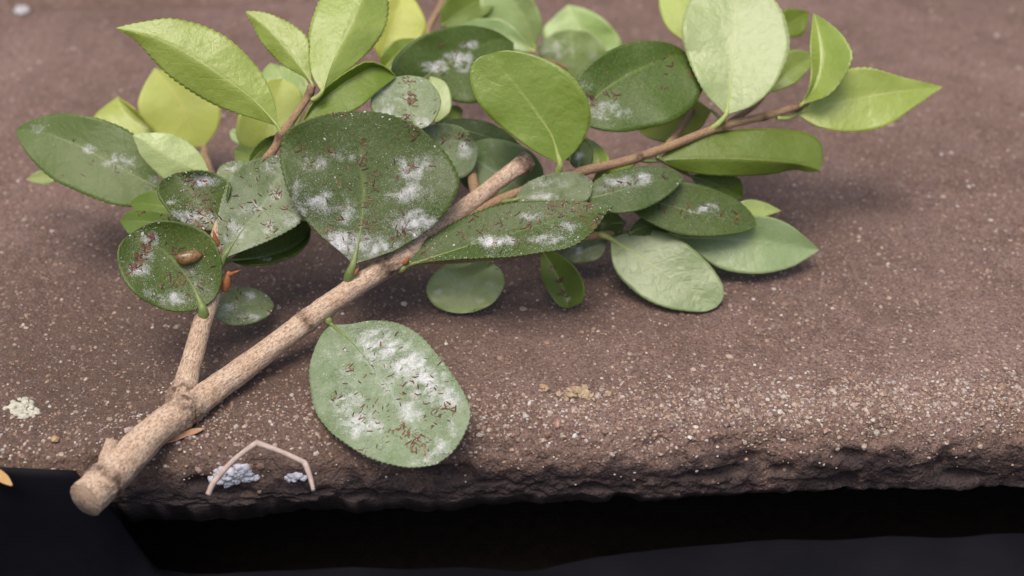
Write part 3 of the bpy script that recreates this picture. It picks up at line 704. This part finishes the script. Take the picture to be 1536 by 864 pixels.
leaf([(370, 282), (358, 264), (343, 243)], [(345, 280), (325, 266), (330, 250)], [(382, 268), (380, 250), (364, 241)], 343, 348, mat='waxy', tint=(1.6, 1.5, 1.8), teeth=14, amp=0.8, rows=60, wax_glare=[(350, 252, 16, 7, .8)], flecks=20, ubugs=6, threads=120, pet=[(365, 290, 338)], petr=0.5)
leaf([(374, 246), (392, 226), (420, 204)], [(378, 228), (395, 210), (412, 203)], [(390, 246), (410, 232), (424, 214)], 345, 349, mat='dark', tint=(1.2, 1.2, 0.8), teeth=10, amp=0.6, rows=50, pet=[(385, 258, 341)], petr=0.4)
leaf([(386, 242), (370, 232), (351, 224)], [(380, 226), (362, 217)], [(372, 246), (355, 244)], 352, 357, mat='young', teeth=8, amp=0.5, rows=50, pet=[(392, 252, 342), (390, 248, 346)], petr=0.4)
leaf([(92, 262), (70, 264), (39, 269)], [(75, 252), (55, 258)], [(75, 275), (55, 275)], 375, 379, mat='pale', teeth=0, rows=40, nc=5)

# --- foreground leaf lying on the slab
leaf([(497, 487), (530, 516), (570, 565), (610, 620), (638, 665), (655, 696)],
     [(525, 486), (560, 481), (600, 487), (630, 505), (655, 532), (680, 565), (697, 595), (704, 621), (696, 650), (678, 677)],
     [(480, 505), (467, 540), (465, 570), (472, 610), (490, 640), (520, 665), (550, 683), (580, 694), (615, 700)],
     334, 307, roll=4, fold=0.08, arch=0.028, cup=-0.02, mat='waxy', tint=(1.85, 1.85, 4.2), teeth=44, amp=2.2, rows=230, nc=18,
     wax_glare=[(560, 505, 34, 14, .8), (575, 520, 38, 24, 1.0), (610, 545, 34, 22, 1.0), (590, 590, 40, 40, .45), (530, 620, 34, 34, .55), (640, 570, 30, 26, 1.0), (670, 600, 22, 18, .95), (615, 620, 16, 20, 1.0), (520, 600, 26, 26, .75), (545, 640, 28, 18, 1.0), (655, 672, 20, 14, 1.0), (515, 560, 16, 14, .6), (632, 690, 18, 8, .8), (680, 640, 12, 20, .6), (500, 530, 20, 22, .45), (540, 500, 20, 10, .5)],
     bugs=[(510, 592, 12, 10), (628, 655, 18, 44), (600, 640, 14, 22), (555, 610, 22, 18), (570, 535, 40, 22), (640, 570, 30, 26), (672, 610, 20, 18), (528, 555, 14, 10), (590, 575, 30, 16), (545, 625, 18, 12), (650, 630, 18, 14), (560, 660, 24, 12)], ubugs=70, flecks=200, threads=3200, pet=[(490, 476, 334.5), (494, 484, 334.2)], petr=1.0, midr=0.3)

# --- spotted leaves right of the stem
leaf([(612, 398), (660, 382), (720, 363), (780, 346), (840, 329), (890, 316), (919, 310)],
     [(622, 372), (655, 350), (700, 325), (750, 308), (800, 302), (850, 303), (890, 305)],
     [(650, 391), (700, 387), (760, 384), (810, 378), (850, 371), (880, 354), (898, 335), (908, 319)], 337, 336, roll=34, fold=0.16, mat='dark', tint=(1.05, 1.05, 1.0), teeth=40, amp=2.4, rows=220, nc=13,
     wax_glare=[(800, 323, 18, 6, .95), (745, 362, 30, 10, .95), (825, 357, 32, 9, .95), (850, 340, 24, 9, .6), (650, 376, 20, 8, .3)],
     bugs=[(835, 312, 30, 40), (880, 316, 22, 26), (735, 342, 22, 34), (790, 342, 26, 30), (765, 352, 30, 20), (850, 325, 30, 22), (645, 374, 14, 16), (705, 352, 16, 10), (890, 340, 12, 12)], ubugs=60, flecks=120, threads=800,
     pet=[(596, 404, 338.5), (602, 404, 337.5)], petr=1.0, midr=0.3)
leaf([(733, 391), (714, 418), (702, 444), (690, 470)], [(752, 406), (755, 428), (742, 451), (716, 466)], [(700, 389), (670, 396), (648, 415), (640, 436), (650, 456), (670, 467)],
     351, 349.5, roll=10, fold=0.08, mat='pale', tint=(0.80, 0.84, 0.80), teeth=24, amp=1.0, rows=100, wax_glare=[(700, 430, 60, 44, .38), (658, 437, 8, 5, .9), (730, 425, 14, 10, .55), (712, 450, 14, 9, .6), (680, 415, 10, 8, .4)], flecks=20, ubugs=5, threads=60, pet=[(742, 385, 350), (738, 388, 350.5)], petr=0.6)
leaf([(812, 376), (828, 398), (839, 420), (847, 441), (854, 462)], [(811, 400), (817, 425), (829, 446), (841, 459)], [(830, 378), (850, 390), (868, 410), (876, 433), (871, 453)],
     355, 350, roll=-10, fold=0.45, mat='mid', tint=(0.85, 0.82, 0.9), teeth=12, amp=0.6, rows=80, bugs=[(838, 420, 6, 14), (843, 440, 5, 14), (830, 402, 5, 8)], wax_glare=[(850, 448, 6, 5, .7)], pet=[(806, 370, 353.5), (809, 373, 354)], petr=0.5)
leaf([(772, 300), (810, 288), (850, 278), (890, 274)], [(785, 279), (812, 265), (842, 258), (872, 261)], [(810, 312), (850, 312), (882, 298)], 343, 347, roll=22, fold=0.12, mat='waxy', tint=(0.95, 0.95, 1.0), teeth=18, amp=1.3, rows=90,
     wax_glare=[(820, 295, 30, 8, .7), (830, 275, 30, 8, .5), (875, 268, 10, 6, .5)], flecks=30, ubugs=10, threads=200, pet=[(752, 303, 345), (762, 302, 344)], petr=0.6)
leaf([(876, 300), (925, 287), (978, 272), (1027, 268)], [(892, 272), (920, 259), (955, 251), (990, 250), (1012, 256)], [(920, 318), (965, 312), (1002, 292)], 346, 351, roll=26, fold=0.12, mat='dark', tint=(1.15, 1.1, 1.5), teeth=26, amp=1.6, rows=100,
     wax_glare=[(940, 272, 34, 7, 1.0), (965, 266, 14, 6, .9), (905, 282, 16, 6, .6)], bugs=[(915, 285, 10, 12), (940, 278, 18, 12), (1005, 262, 14, 6)], flecks=14, threads=220, pet=[(862, 262, 350), (866, 290, 348)], petr=0.6)
leaf([(930, 290), (980, 302), (1040, 318), (1090, 329), (1135, 338)], [(960, 281), (1000, 275), (1030, 274), (1070, 284), (1105, 300), (1127, 320)],
     [(953, 318), (985, 338), (1020, 351), (1060, 354), (1095, 351), (1120, 346)], 352, 357, roll=20, fold=0.10, mat='dark', tint=(1.3, 1.2, 1.5), teeth=26, amp=1.0, rows=100,
     wax_glare=[(1062, 313, 16, 6, 1.1), (1040, 318, 12, 5, .6), (1085, 325, 18, 4, .4)], bugs=[(1000, 304, 14, 14), (1030, 313, 14, 14), (1070, 322, 18, 10), (1107, 325, 6, 5), (1105, 332, 6, 3)], threads=120, pet=[(905, 262, 351), (915, 280, 351.5)], petr=0.6)
leaf([(916, 358), (955, 382), (1000, 412), (1045, 441), (1076, 460)], [(919, 395), (935, 421), (965, 446), (1000, 461), (1035, 467), (1058, 467)],
     [(950, 346), (985, 346), (1012, 355), (1040, 374), (1065, 398), (1083, 425), (1085, 446)], 356, 350.5, roll=14, fold=0.06, arch=0.03, mat='pale', tint=(0.50, 0.56, 0.58), teeth=18, amp=0.6, pet=[(900, 352, 356.6), (908, 354, 356)], petr=0.8)
leaf([(1012, 356), (1080, 358), (1140, 362), (1190, 370), (1229, 375)], [(1060, 336), (1110, 325), (1150, 325), (1180, 335), (1207, 355)], [(1050, 382), (1078, 401), (1112, 409), (1150, 409), (1185, 401), (1206, 390)],
     359, 363, roll=6, fold=0.28, arch=0.02, mat='pale', tint=(0.62, 0.70, 0.76), teeth=14, amp=0.5, pet=[(985, 346, 359), (998, 350, 358.8)], petr=0.7)
leaf([(1095, 312), (1130, 314), (1172, 316)], [(1120, 300), (1145, 303)], [(1118, 330), (1148, 324)], 362, 366, roll=20, fold=0.2, mat='pale', tint=(0.85, 0.9, 0.7), teeth=6, amp=0.4, rows=50, nc=6)
leaf([(1036, 264), (1070, 275), (1115, 296)], [(1075, 257), (1107, 267), (1114, 280)], [(1055, 290), (1090, 302)], 360, 364, mat='dark', tint=(1.2, 1.2, 0.6), teeth=8, amp=0.4, rows=50, nc=6, pet=[(985, 235, 354), (1010, 250, 357)], petr=0.5)
leaf([(912, 357), (880, 372), (838, 381)], [(885, 352), (858, 360)], [(900, 386), (862, 394)], 359, 361, roll=20, mat='waxy', tint=(0.8, 0.8, 0.8), teeth=8, amp=0.4, rows=50, nc=8, wax_glare=[(868, 373, 16, 7, .8)])
leaf([(938, 334), (915, 336), (890, 346)], [(920, 318), (900, 326)], [(930, 350), (905, 354)], 356, 359, mat='dark', tint=(1.1, 1.1, 0.9), teeth=6, amp=0.4, rows=40, nc=6, wax_glare=[(905, 338, 10, 8, .5)])
leaf([(943, 350), (970, 340), (1004, 348)], [(958, 330), (982, 326)], [(968, 352), (990, 354)], 354, 357, mat='dark', tint=(1.0, 1.0, 0.7), teeth=6, amp=0.4, rows=40, nc=6)

# --- right hand long twig
leaf([(985, 241), (1040, 238), (1100, 238), (1160, 241), (1205, 247), (1231, 256)], [(1005, 224), (1040, 205), (1090, 196), (1150, 193), (1200, 197), (1226, 208), (1234, 228)],
     [(1030, 258), (1090, 264), (1150, 262), (1190, 255), (1213, 258)], 355, 360, roll=10, fold=-0.34, mat='mid', tint=(1.05, 0.98, 1.0), teeth=14, amp=0.5, pet=[(957, 238, 353), (968, 241, 353.5)], petr=0.6)
leaf([(1195, 171), (1250, 156), (1300, 145), (1360, 136), (1414, 130)], [(1230, 130), (1265, 107), (1300, 102), (1340, 112), (1378, 122)], [(1230, 190), (1285, 197), (1330, 187), (1372, 160), (1398, 141)],
     364, 372, roll=8, fold=0.16, curl=0.03, mat='young', tint=(1.15, 1.1, 1.2), teeth=26, amp=1.4, pet=[(1166, 177, 361.5), (1180, 177, 363)], petr=0.6)
leaf([(1203, 157), (1222, 128), (1231, 92), (1228, 52), (1221, 20)], [(1216, 130), (1218, 95), (1217, 60)], [(1240, 143), (1263, 118), (1277, 86), (1268, 60), (1250, 40)], 361.5, 366, roll=-12, fold=0.5, mat='young', tint=(1.05, 1.05, 1.2), teeth=18, amp=1.2, pet=[(1196, 163, 363), (1199, 160, 362.5)], petr=0.55)
leaf([(1089, 172), (1099, 112), (1102, 60), (1103, 0), (1096, -42)], [(1062, 145), (1045, 115), (1030, 80), (1024, 45), (1032, 8), (1052, -20)], [(1125, 160), (1155, 135), (1175, 100), (1184, 66), (1178, 30), (1165, 5), (1140, -25)],
     356, 366, roll=4, fold=0.14, mat='pale', tint=(0.84, 0.87, 0.92), teeth=30, amp=1.4, rows=130, pet=[(1066, 194, 357.5), (1077, 186, 356.5)], petr=0.7)
leaf([(1031, 64), (1022, 20), (1004, -32)], [(1004, 45), (989, 12), (992, -18)], [(1056, 40), (1052, 0), (1030, -25)], 376, 382, mat='yellow', tint=(0.8, 0.95, 1.0), teeth=0, rows=60, nc=6)
leaf([(1150, 140), (1185, 108), (1226, 82)], [(1160, 96), (1190, 75)], [(1190, 126), (1215, 102)], 374, 380, fold=0.3, mat='young', tint=(0.95, 0.95, 1.0), teeth=0, rows=50, nc=6)
leaf([(1168, 42), (1190, 32), (1214, 18)], [(1178, 15), (1200, 14)], [(1190, 55), (1207, 48)], 397, 400, mat='mid', tint=(1.2, 1.1, 0.8), teeth=0, rows=40, nc=5)
leaf([(1068, 166), (1020, 180), (958, 198)], [(1040, 150), (1000, 160)], [(1046, 196), (1005, 213), (975, 208)], 370, 378, mat='yellow', tint=(0.75, 0.85, 0.7), teeth=0, rows=60, nc=6, pet=[(1082, 186, 360), (1078, 176, 366)], petr=0.5)
leaf([(960, 238), (930, 252), (886, 274)], [(930, 240), (900, 254)], [(940, 256), (905, 276)], 356, 362, roll=20, mat='young', tint=(0.8, 0.85, 0.7), teeth=0, rows=40, nc=5)

# --- middle
leaf([(840, 246), (828, 205), (805, 170), (775, 130), (752, 103), (737, 80)], [(810, 232), (780, 212), (745, 185), (722, 160), (708, 130), (706, 106), (716, 88)],
     [(862, 228), (880, 200), (886, 170), (876, 140), (855, 112), (825, 92), (790, 80), (760, 76)], 345, 340, roll=0, fold=0.06, arch=0.02, mat='young', tint=(0.72, 0.78, 0.55), teeth=32, amp=0.8, rows=130, flecks=8, pet=[(834, 270, 349), (838, 257, 346.5)], petr=0.9)
leaf([(868, 178), (900, 140), (940, 113), (985, 92), (1031, 81)], [(860, 150), (863, 122), (880, 100), (910, 78), (945, 64), (980, 61), (1010, 67)], [(890, 192), (925, 197), (965, 193), (1005, 182), (1040, 158), (1054, 130), (1048, 104)],
     353, 362, roll=10, fold=0.12, mat='dark', tint=(1.25, 1.3, 0.95), teeth=26, amp=0.8, rows=110,
     wax_glare=[(905, 165, 34, 18, .7), (880, 130, 20, 10, .5), (935, 170, 24, 12, .6), (940, 112, 8, 4, .5)], bugs=[(888, 152, 14, 24), (915, 135, 10, 14), (905, 105, 5, 4), (1000, 95, 14, 14), (990, 128, 8, 5), (1030, 105, 8, 6)], flecks=10, threads=160, pet=[(850, 240, 350.5), (858, 205, 351)], petr=0.6)  # the patches here also paint a grey sheen on the blade
leaf([(626, 125), (655, 104), (700, 80), (740, 62), (771, 64)], [(592, 113), (590, 92), (608, 70), (635, 53), (670, 42), (705, 38), (742, 46)], [(655, 140), (690, 153), (722, 150), (752, 122), (768, 92)],
     368, 380, roll=10, fold=0.14, mat='dark', tint=(1.25, 1.25, 1.1), teeth=20, amp=0.6, rows=90, wax_glare=[(702, 67, 12, 6, 1.1), (690, 85, 20, 8, 1.1), (655, 100, 20, 9, 1.1), (693, 101, 12, 7, 1.0)], bugs=[(680, 78, 18, 18), (650, 108, 12, 10)], pet=[(648, 125, 386), (636, 128, 374)], petr=0.6)
leaf([(612, 197), (612, 155), (610, 113)], [(585, 184), (565, 172), (557, 154), (565, 134), (585, 118)], [(640, 189), (655, 172), (660, 150), (652, 131), (635, 117)],
     345, 352, fold=0.08, cup=0.15, mat='waxy', tint=(2.2, 2.0, 4.2), teeth=30, amp=0.8, rows=100, wax_glare=[(590, 150, 26, 26, .5), (575, 135, 10, 8, .8), (575, 170, 14, 8, .9), (635, 185, 14, 8, .9), (640, 150, 16, 24, .4), (600, 175, 14, 8, .7)],
     bugs=[(612, 150, 9, 50), (610, 125, 9, 16), (612, 178, 9, 24)], ubugs=24, flecks=60, threads=300)
leaf([(630, 218), (660, 212), (690, 212), (717, 226)], [(636, 193), (660, 186), (690, 190), (708, 206)], [(650, 250), (685, 267), (709, 256)], 349, 356, roll=12, fold=0.1, mat='waxy', tint=(1.8, 1.7, 3.4), teeth=20, amp=0.8, rows=80,
     wax_glare=[(700, 225, 13, 12, 1.0), (675, 200, 20, 8, .4)], bugs=[(668, 212, 12, 14), (693, 207, 10, 14)], flecks=20, threads=80)
leaf([(796, 290), (755, 266), (720, 244), (693, 222)], [(815, 262), (801, 232), (770, 214), (730, 208)], [(752, 294), (710, 288), (690, 270), (685, 245)], 356, 362, roll=8, mat='mid', tint=(0.9, 0.9, 2.3), teeth=12, amp=0.4, rows=70, nc=8, wax_glare=[(720, 225, 30, 12, .4), (750, 285, 24, 8, .5)], pet=[(812, 282, 356)], petr=0.5)
leaf([(662, 192), (700, 196), (750, 212), (793, 232)], [(668, 180), (702, 178), (737, 185), (767, 204)], [(695, 214), (750, 236)], 362, 368, roll=35, mat='dark', tint=(0.5, 0.55, 0.5), teeth=0, rows=60, nc=6, wax_glare=[(715, 205, 20, 6, .35)])
leaf([(868, 256), (870, 232), (878, 207)], [(856, 242), (861, 222)], [(886, 248), (889, 226)], 353, 357, mat='dark', teeth=6, amp=0.4, rows=50, nc=6, wax_glare=[(868, 236, 8, 8, .7)], pet=[(868, 262, 351)], petr=0.4)  # the white spot is a painted highlight
leaf([(898, 254), (895, 232), (879, 205)], [(884, 248), (876, 226)], [(914, 246), (904, 222)], 356, 362, mat='young', tint=(0.8, 0.85, 0.7), teeth=0, rows=40, nc=5)
leaf([(655, 184), (657, 150), (645, 114)], [(645, 170), (642, 140)], [(674, 168), (676, 142), (666, 122)], 362, 366, mat='pale', tint=(0.85, 0.9, 0.85), teeth=8, amp=0.4, rows=60, nc=6)
leaf([(655, 182), (672, 175), (695, 165)], [(665, 164), (684, 158)], [(672, 186), (690, 180)], 368, 374, mat='young', tint=(0.9, 0.9, 0.9), teeth=0, rows=40, nc=5)

# --- blurred leaves at the back
leaf([(305, 221), (285, 180), (262, 140), (232, 102)], [(255, 214), (225, 192), (207, 160), (215, 130)], [(325, 196), (331, 166), (316, 140), (280, 118)], 393, 390, fold=0.12, mat='yellow', tint=(0.92, 1.0, 1.0), teeth=0, rows=60, nc=7, pet=[(301, 240, 386), (304, 230, 392)], petr=0.6)
leaf([(236, 201), (205, 175), (175, 146)], [(190, 206), (148, 192), (143, 172)], [(217, 180), (196, 160)], 392, 396, fold=0.3, mat='young', tint=(1.2, 1.1, 1.0), teeth=0, rows=50, nc=6)
leaf([(392, 226), (405, 185), (424, 118)], [(360, 215), (355, 185), (372, 145), (400, 122)], [(430, 205), (455, 170), (450, 135)], 366, 370, mat='yellow', tint=(0.9, 1.0, 0.95), teeth=0, rows=60, nc=7, pet=[(385, 250, 345), (390, 238, 358)], petr=0.5)
leaf([(440, 160), (425, 125), (405, 94)], [(405, 140), (394, 110)], [(468, 145), (450, 110)], 372, 378, mat='pale', tint=(0.75, 0.85, 0.65), teeth=0, rows=50, nc=6)
leaf([(378, 210), (362, 205), (344, 198)], [(365, 196), (350, 193)], [(362, 216), (348, 210)], 376, 380, mat='pale', tint=(1.0, 1.1, 1.3), teeth=0, rows=40, nc=5)
leaf([(572, 92), (588, 45), (606, -16)], [(560, 62), (570, 20), (588, -8)], [(612, 76), (639, 45), (628, 8)], 384, 388, fold=0.25, mat='yellow', tint=(0.95, 1.0, 0.9), teeth=0, rows=60, nc=6)
leaf([(575, 106), (592, 85), (622, 57)], [(572, 82), (595, 60)], [(600, 108), (618, 85)], 378, 383, mat='young', tint=(0.75, 0.8, 0.6), teeth=0, rows=50, nc=5)
leaf([(661, 40), (700, 12), (757, -22)], [(664, 8), (690, -18), (725, -28)], [(700, 40), (737, 16)], 404, 410, mat='mid', tint=(1.15, 1.1, 1.1), teeth=0, rows=50, nc=6)
leaf([(802, 74), (785, 25), (746, -26)], [(752, 52), (722, 15), (725, -15)], [(813, 40), (802, 4), (780, -20)], 413, 408, fold=0.25, mat='pale', tint=(0.85, 0.95, 0.9), teeth=0, rows=60, nc=6)
leaf([(802, 78), (755, 52), (692, 36)], [(760, 34), (720, 28)], [(775, 76), (730, 62)], 400, 404, fold=0.2, mat='pale', tint=(0.8, 0.95, 1.0), teeth=0, rows=50, nc=6)
leaf([(722, 40), (728, 20), (745, -5)], [(700, 22), (715, 0)], [(745, 30), (755, 8)], 408, 412, mat='young', tint=(0.85, 0.9, 0.8), teeth=0, rows=40, nc=5)
leaf([(882, 104), (875, 60), (852, 7)], [(832, 75), (814, 46), (833, 24)], [(921, 84), (931, 60), (906, 30), (880, 14)], 428, 428, fold=0.2, mat='pale', tint=(0.85, 1.0, 0.85), teeth=0, rows=60, nc=7)
leaf([(862, 120), (860, 80), (855, 44)], [(818, 98), (807, 72), (828, 51)], [(902, 96), (907, 70), (886, 50)], 418, 416, fold=0.2, mat='waxy', tint=(2.4, 2.4, 2.4), teeth=0, rows=60, nc=7, wax_glare=[(832, 75, 24, 16, .7), (880, 85, 20, 16, .4), (858, 80, 8, 30, .5)])

# --- buds and small woody bits of the branch
def spindle(name, p, q, r, mat, sides=9, parent=None, tipr=0.12):
    a, b = pt(*p[:2], p[2]/1000), pt(*q[:2], q[2]/1000)
    m1 = a*0.65+b*0.35
    V, F, UV, ND = tube([a, m1, b], [r*0.75/1000, r/1000, r*tipr/1000], sides, 14, 0.10, p[0])
    return make(name, V, F, mat, parent or branch, origin=a, uv=UV)
spindle('bud', (337, 436, 327.5), (344, 408, 325.5), 1.0, M['bud'], tipr=0.5)
spindle('bud_scale', (341, 414, 326), (361, 405, 323), 0.42, M['bud'])
spindle('bud', (326, 372, 329.5), (320, 345, 328), 0.75, M['bud'])
spindle('bud', (531, 412, 334), (538, 402, 333), 0.6, M['bud'])
spindle('bud', (606, 396, 336.5), (614, 386, 335), 0.6, M['bud'])
spindle('bud', (1206, 160, 362.5), (1214, 155, 361.5), 0.5, M['shoot'], tipr=0.5)
spindle('twig_stub', (156, 706, 304), (169, 660, 306), 1.7, M['bark'], 12, tipr=0.75)
spindle('bark_sliver', (163, 700, 302), (118, 722, 298), 0.85, M['dryleaf'], 8)
spindle('bud', (270, 603, 318), (278, 580, 318), 1.2, M['bark'], 12, tipr=0.5)

# ------------------------------------------------------------------ loose things on the slab
def lichen(name, px, py, w, h, n, mat, label, zoff=0.0):
    c = gnd(px, py); root_v, root_f = [], []
    pos = []
    for k in range(n):
        a = rng.uniform(0, 6.283); rr = math.sqrt(rng.uniform(0, 1))
        pos.append((px+rr*w*math.cos(a)*(1+0.25*math.sin(3*a)), py+rr*h*math.sin(a)))
    S = np.array([onslab(x, y) for x, y in pos])
    rad = rng.uniform(0.0006, 0.0013, n)*(w/45)**0.3
    cols = np.clip(np.full((n, 3), 0.8), 0, 1)
    S[:, 2] += zoff
    o = grains(name, S, rad, cols, mat, None, flat=0.55)
    for p_ in o.data.polygons: p_.use_smooth = True
    return tag(o, label, 'lichen')
lichen('lichen_patch', 32, 612, 22, 14, 60, M['lichen'], 'cream crusty lichen patch on the bare open slab')
lichen('lichen_patch', 350, 712, 34, 14, 90, M['bluelichen'], 'blue grey lobed lichen rosette under the bent dry twig')
lichen('lichen_patch', 442, 716, 16, 5, 24, M['bluelichen'], 'small blue grey lichen fleck at the end of the bent dry twig')

def crust(px, py, w, h, n, rmin, rmax, mat, name, label, cat):
    S = np.array([onslab(px+rng.normal(0, w), py+rng.normal(0, h)) for _ in range(n)])
    S[:, 2] += rng.uniform(0, 0.0006, n)
    return tag(grains(name, S, rng.uniform(rmin, rmax, n), pal(n, PW3), mat, None), label, cat)
crust(868, 592, 13, 4, 34, 0.0004, 0.0010, M['crust'], 'sand_crust', 'tan lump of caked sand on the open slab before the branch', 'crust')
def pebble(px, py, r, col, label):
    S = onslab(px, py)[None]; S[:, 2] += r*0.3
    return tag(grains('pebble', S, np.array([r]), np.array([col]), M['grain'], None), label, 'pebble')
pebble(836, 638, 0.0011, (0.42, 0.24, 0.19), 'pinkish pebble on the worn slab edge below the sand crust')
pebble(817, 582, 0.0009, (0.52, 0.32, 0.19), 'orange tan pebble beside the lump of caked sand')
pebble(33, 20, 0.0026, (0.60, 0.58, 0.60), 'blurred white pebble near the joint at the back of the slab')
pebble(82, 660, 0.0010, (0.50, 0.33, 0.18), 'tan pebble near the thick cut end of the branch')

# bent dry twig
pts = [(312, 742, 0.304), (322, 722, 0.3045), (350, 691, 0.3075), (383, 666, 0.3105), (389, 666, 0.3105), (420, 677, 0.3085), (453, 692, 0.306), (458, 696, 0.3055), (466, 718, 0.303), (470, 735, 0.300)]
V, F, UV, ND = tube([pt(*p) for p in pts], [0.00062, 0.00062, 0.0006, 0.00068, 0.00068, 0.00056, 0.0006, 0.00062, 0.00052, 0.0004], 8, 120, 0.08, 3.0)
tag(make('dry_twig', V, F, M['drytwig'], origin=pt(*pts[0]), uv=UV), 'thin bent dry twig on the front edge of the slab', 'twig')
# thin dry leaf sliver under the stem
def sliver(name, ctrl, wd, mat, label, cat):
    C = spline([pt(x, y, d/1000) for x, y, d in ctrl], 30); T = np.gradient(C, axis=0); T /= np.linalg.norm(T, axis=1)[:, None]
    B = np.cross(T, np.array([0, -0.4, 0.9])); B /= np.linalg.norm(B, axis=1)[:, None]; N = np.cross(B, T)
    V, F = [], []
    for i in range(30):
        s = i/29; w_ = wd*max(0.05, math.sin(math.pi*min(1, s*0.95+0.04))**0.7)*(1+0.2*math.sin(9*s))
        for k, u in enumerate((-1, -0.4, 0.4, 1)): V.append(C[i]+B[i]*w_*u+N[i]*(0.35*w_*u*u))
    for i in range(29):
        for k in range(3): F.append((i*4+k, i*4+k+1, i*4+k+5, i*4+k+4))
    o = make(name, V, F, mat, origin=C[0]); md = o.modifiers.new('thick', 'SOLIDIFY'); md.thickness = 0.0002
    return tag(o, label, cat)
sliver('dry_leaf_sliver', [(240, 664, 313.5), (262, 657, 315), (282, 650, 316), (305, 643, 317)], 0.0008, M['dryleaf'], 'narrow curled brown leaf sliver on the slab under the thick stem', 'dry leaf')
sliver('yellow_leaf', [(-60, 676, 303), (-28, 695, 302.5), (0, 714, 301.5), (18, 728, 300)], 0.0012, M['yellowdry'], 'yellow dry leaf edge on the black plastic at the slab corner', 'dry leaf')

# black plastic sheet lying at the foot of the step, its folded rim rising at the left
def plastic():
    xs = np.linspace(-0.45, 0.45, 150); qs = np.concatenate([np.linspace(-0.30, -0.03, 60)[:-1], np.linspace(-0.03, -0.0108, 40)])
    E, Q = np.meshgrid(xs, qs); e_, q = E.ravel(), Q.ravel()
    z = -0.034+(vnoise(e_, q, 21, 0.05)-0.5)*0.010+(vnoise(e_*1.6, q+e_*0.4, 22, 0.022)-0.5)*0.004
    z = z - 0.016*np.clip((-q-0.03)/0.1, 0, 1)
    rise = np.clip((-0.078-e_)/0.016, 0, 1); rise = rise*rise*(3-2*rise)
    ed = np.exp(-((q+0.0145)/0.0030)**2)*rise
    z = z*(1-ed) + ed*(0.0022+np.clip((-0.094-e_)*0.12, 0, 0.002))
    P = EO[None]+e_[:, None]*ED+q[:, None]*EQ; P[:, 2] = z
    n, m_ = len(xs), len(qs); idx = np.arange(n*m_).reshape(m_, n)
    F = np.stack([idx[:-1, :-1], idx[:-1, 1:], idx[1:, 1:], idx[1:, :-1]], axis=-1).reshape(-1, 4)
    o = make('plastic_sheet', P, F, M['plastic'], origin=P.mean(0)); md = o.modifiers.new('thick', 'SOLIDIFY'); md.thickness = 0.0006
    return tag(o, 'black plastic sheet spread at the foot of the step', 'plastic sheet')
plastic()

bpy.context.view_layer.update()
for o, zmin, b in LEAVES:
    if zmin < -0.0005: print('LOW LEAF', b, round(zmin*1000, 2))
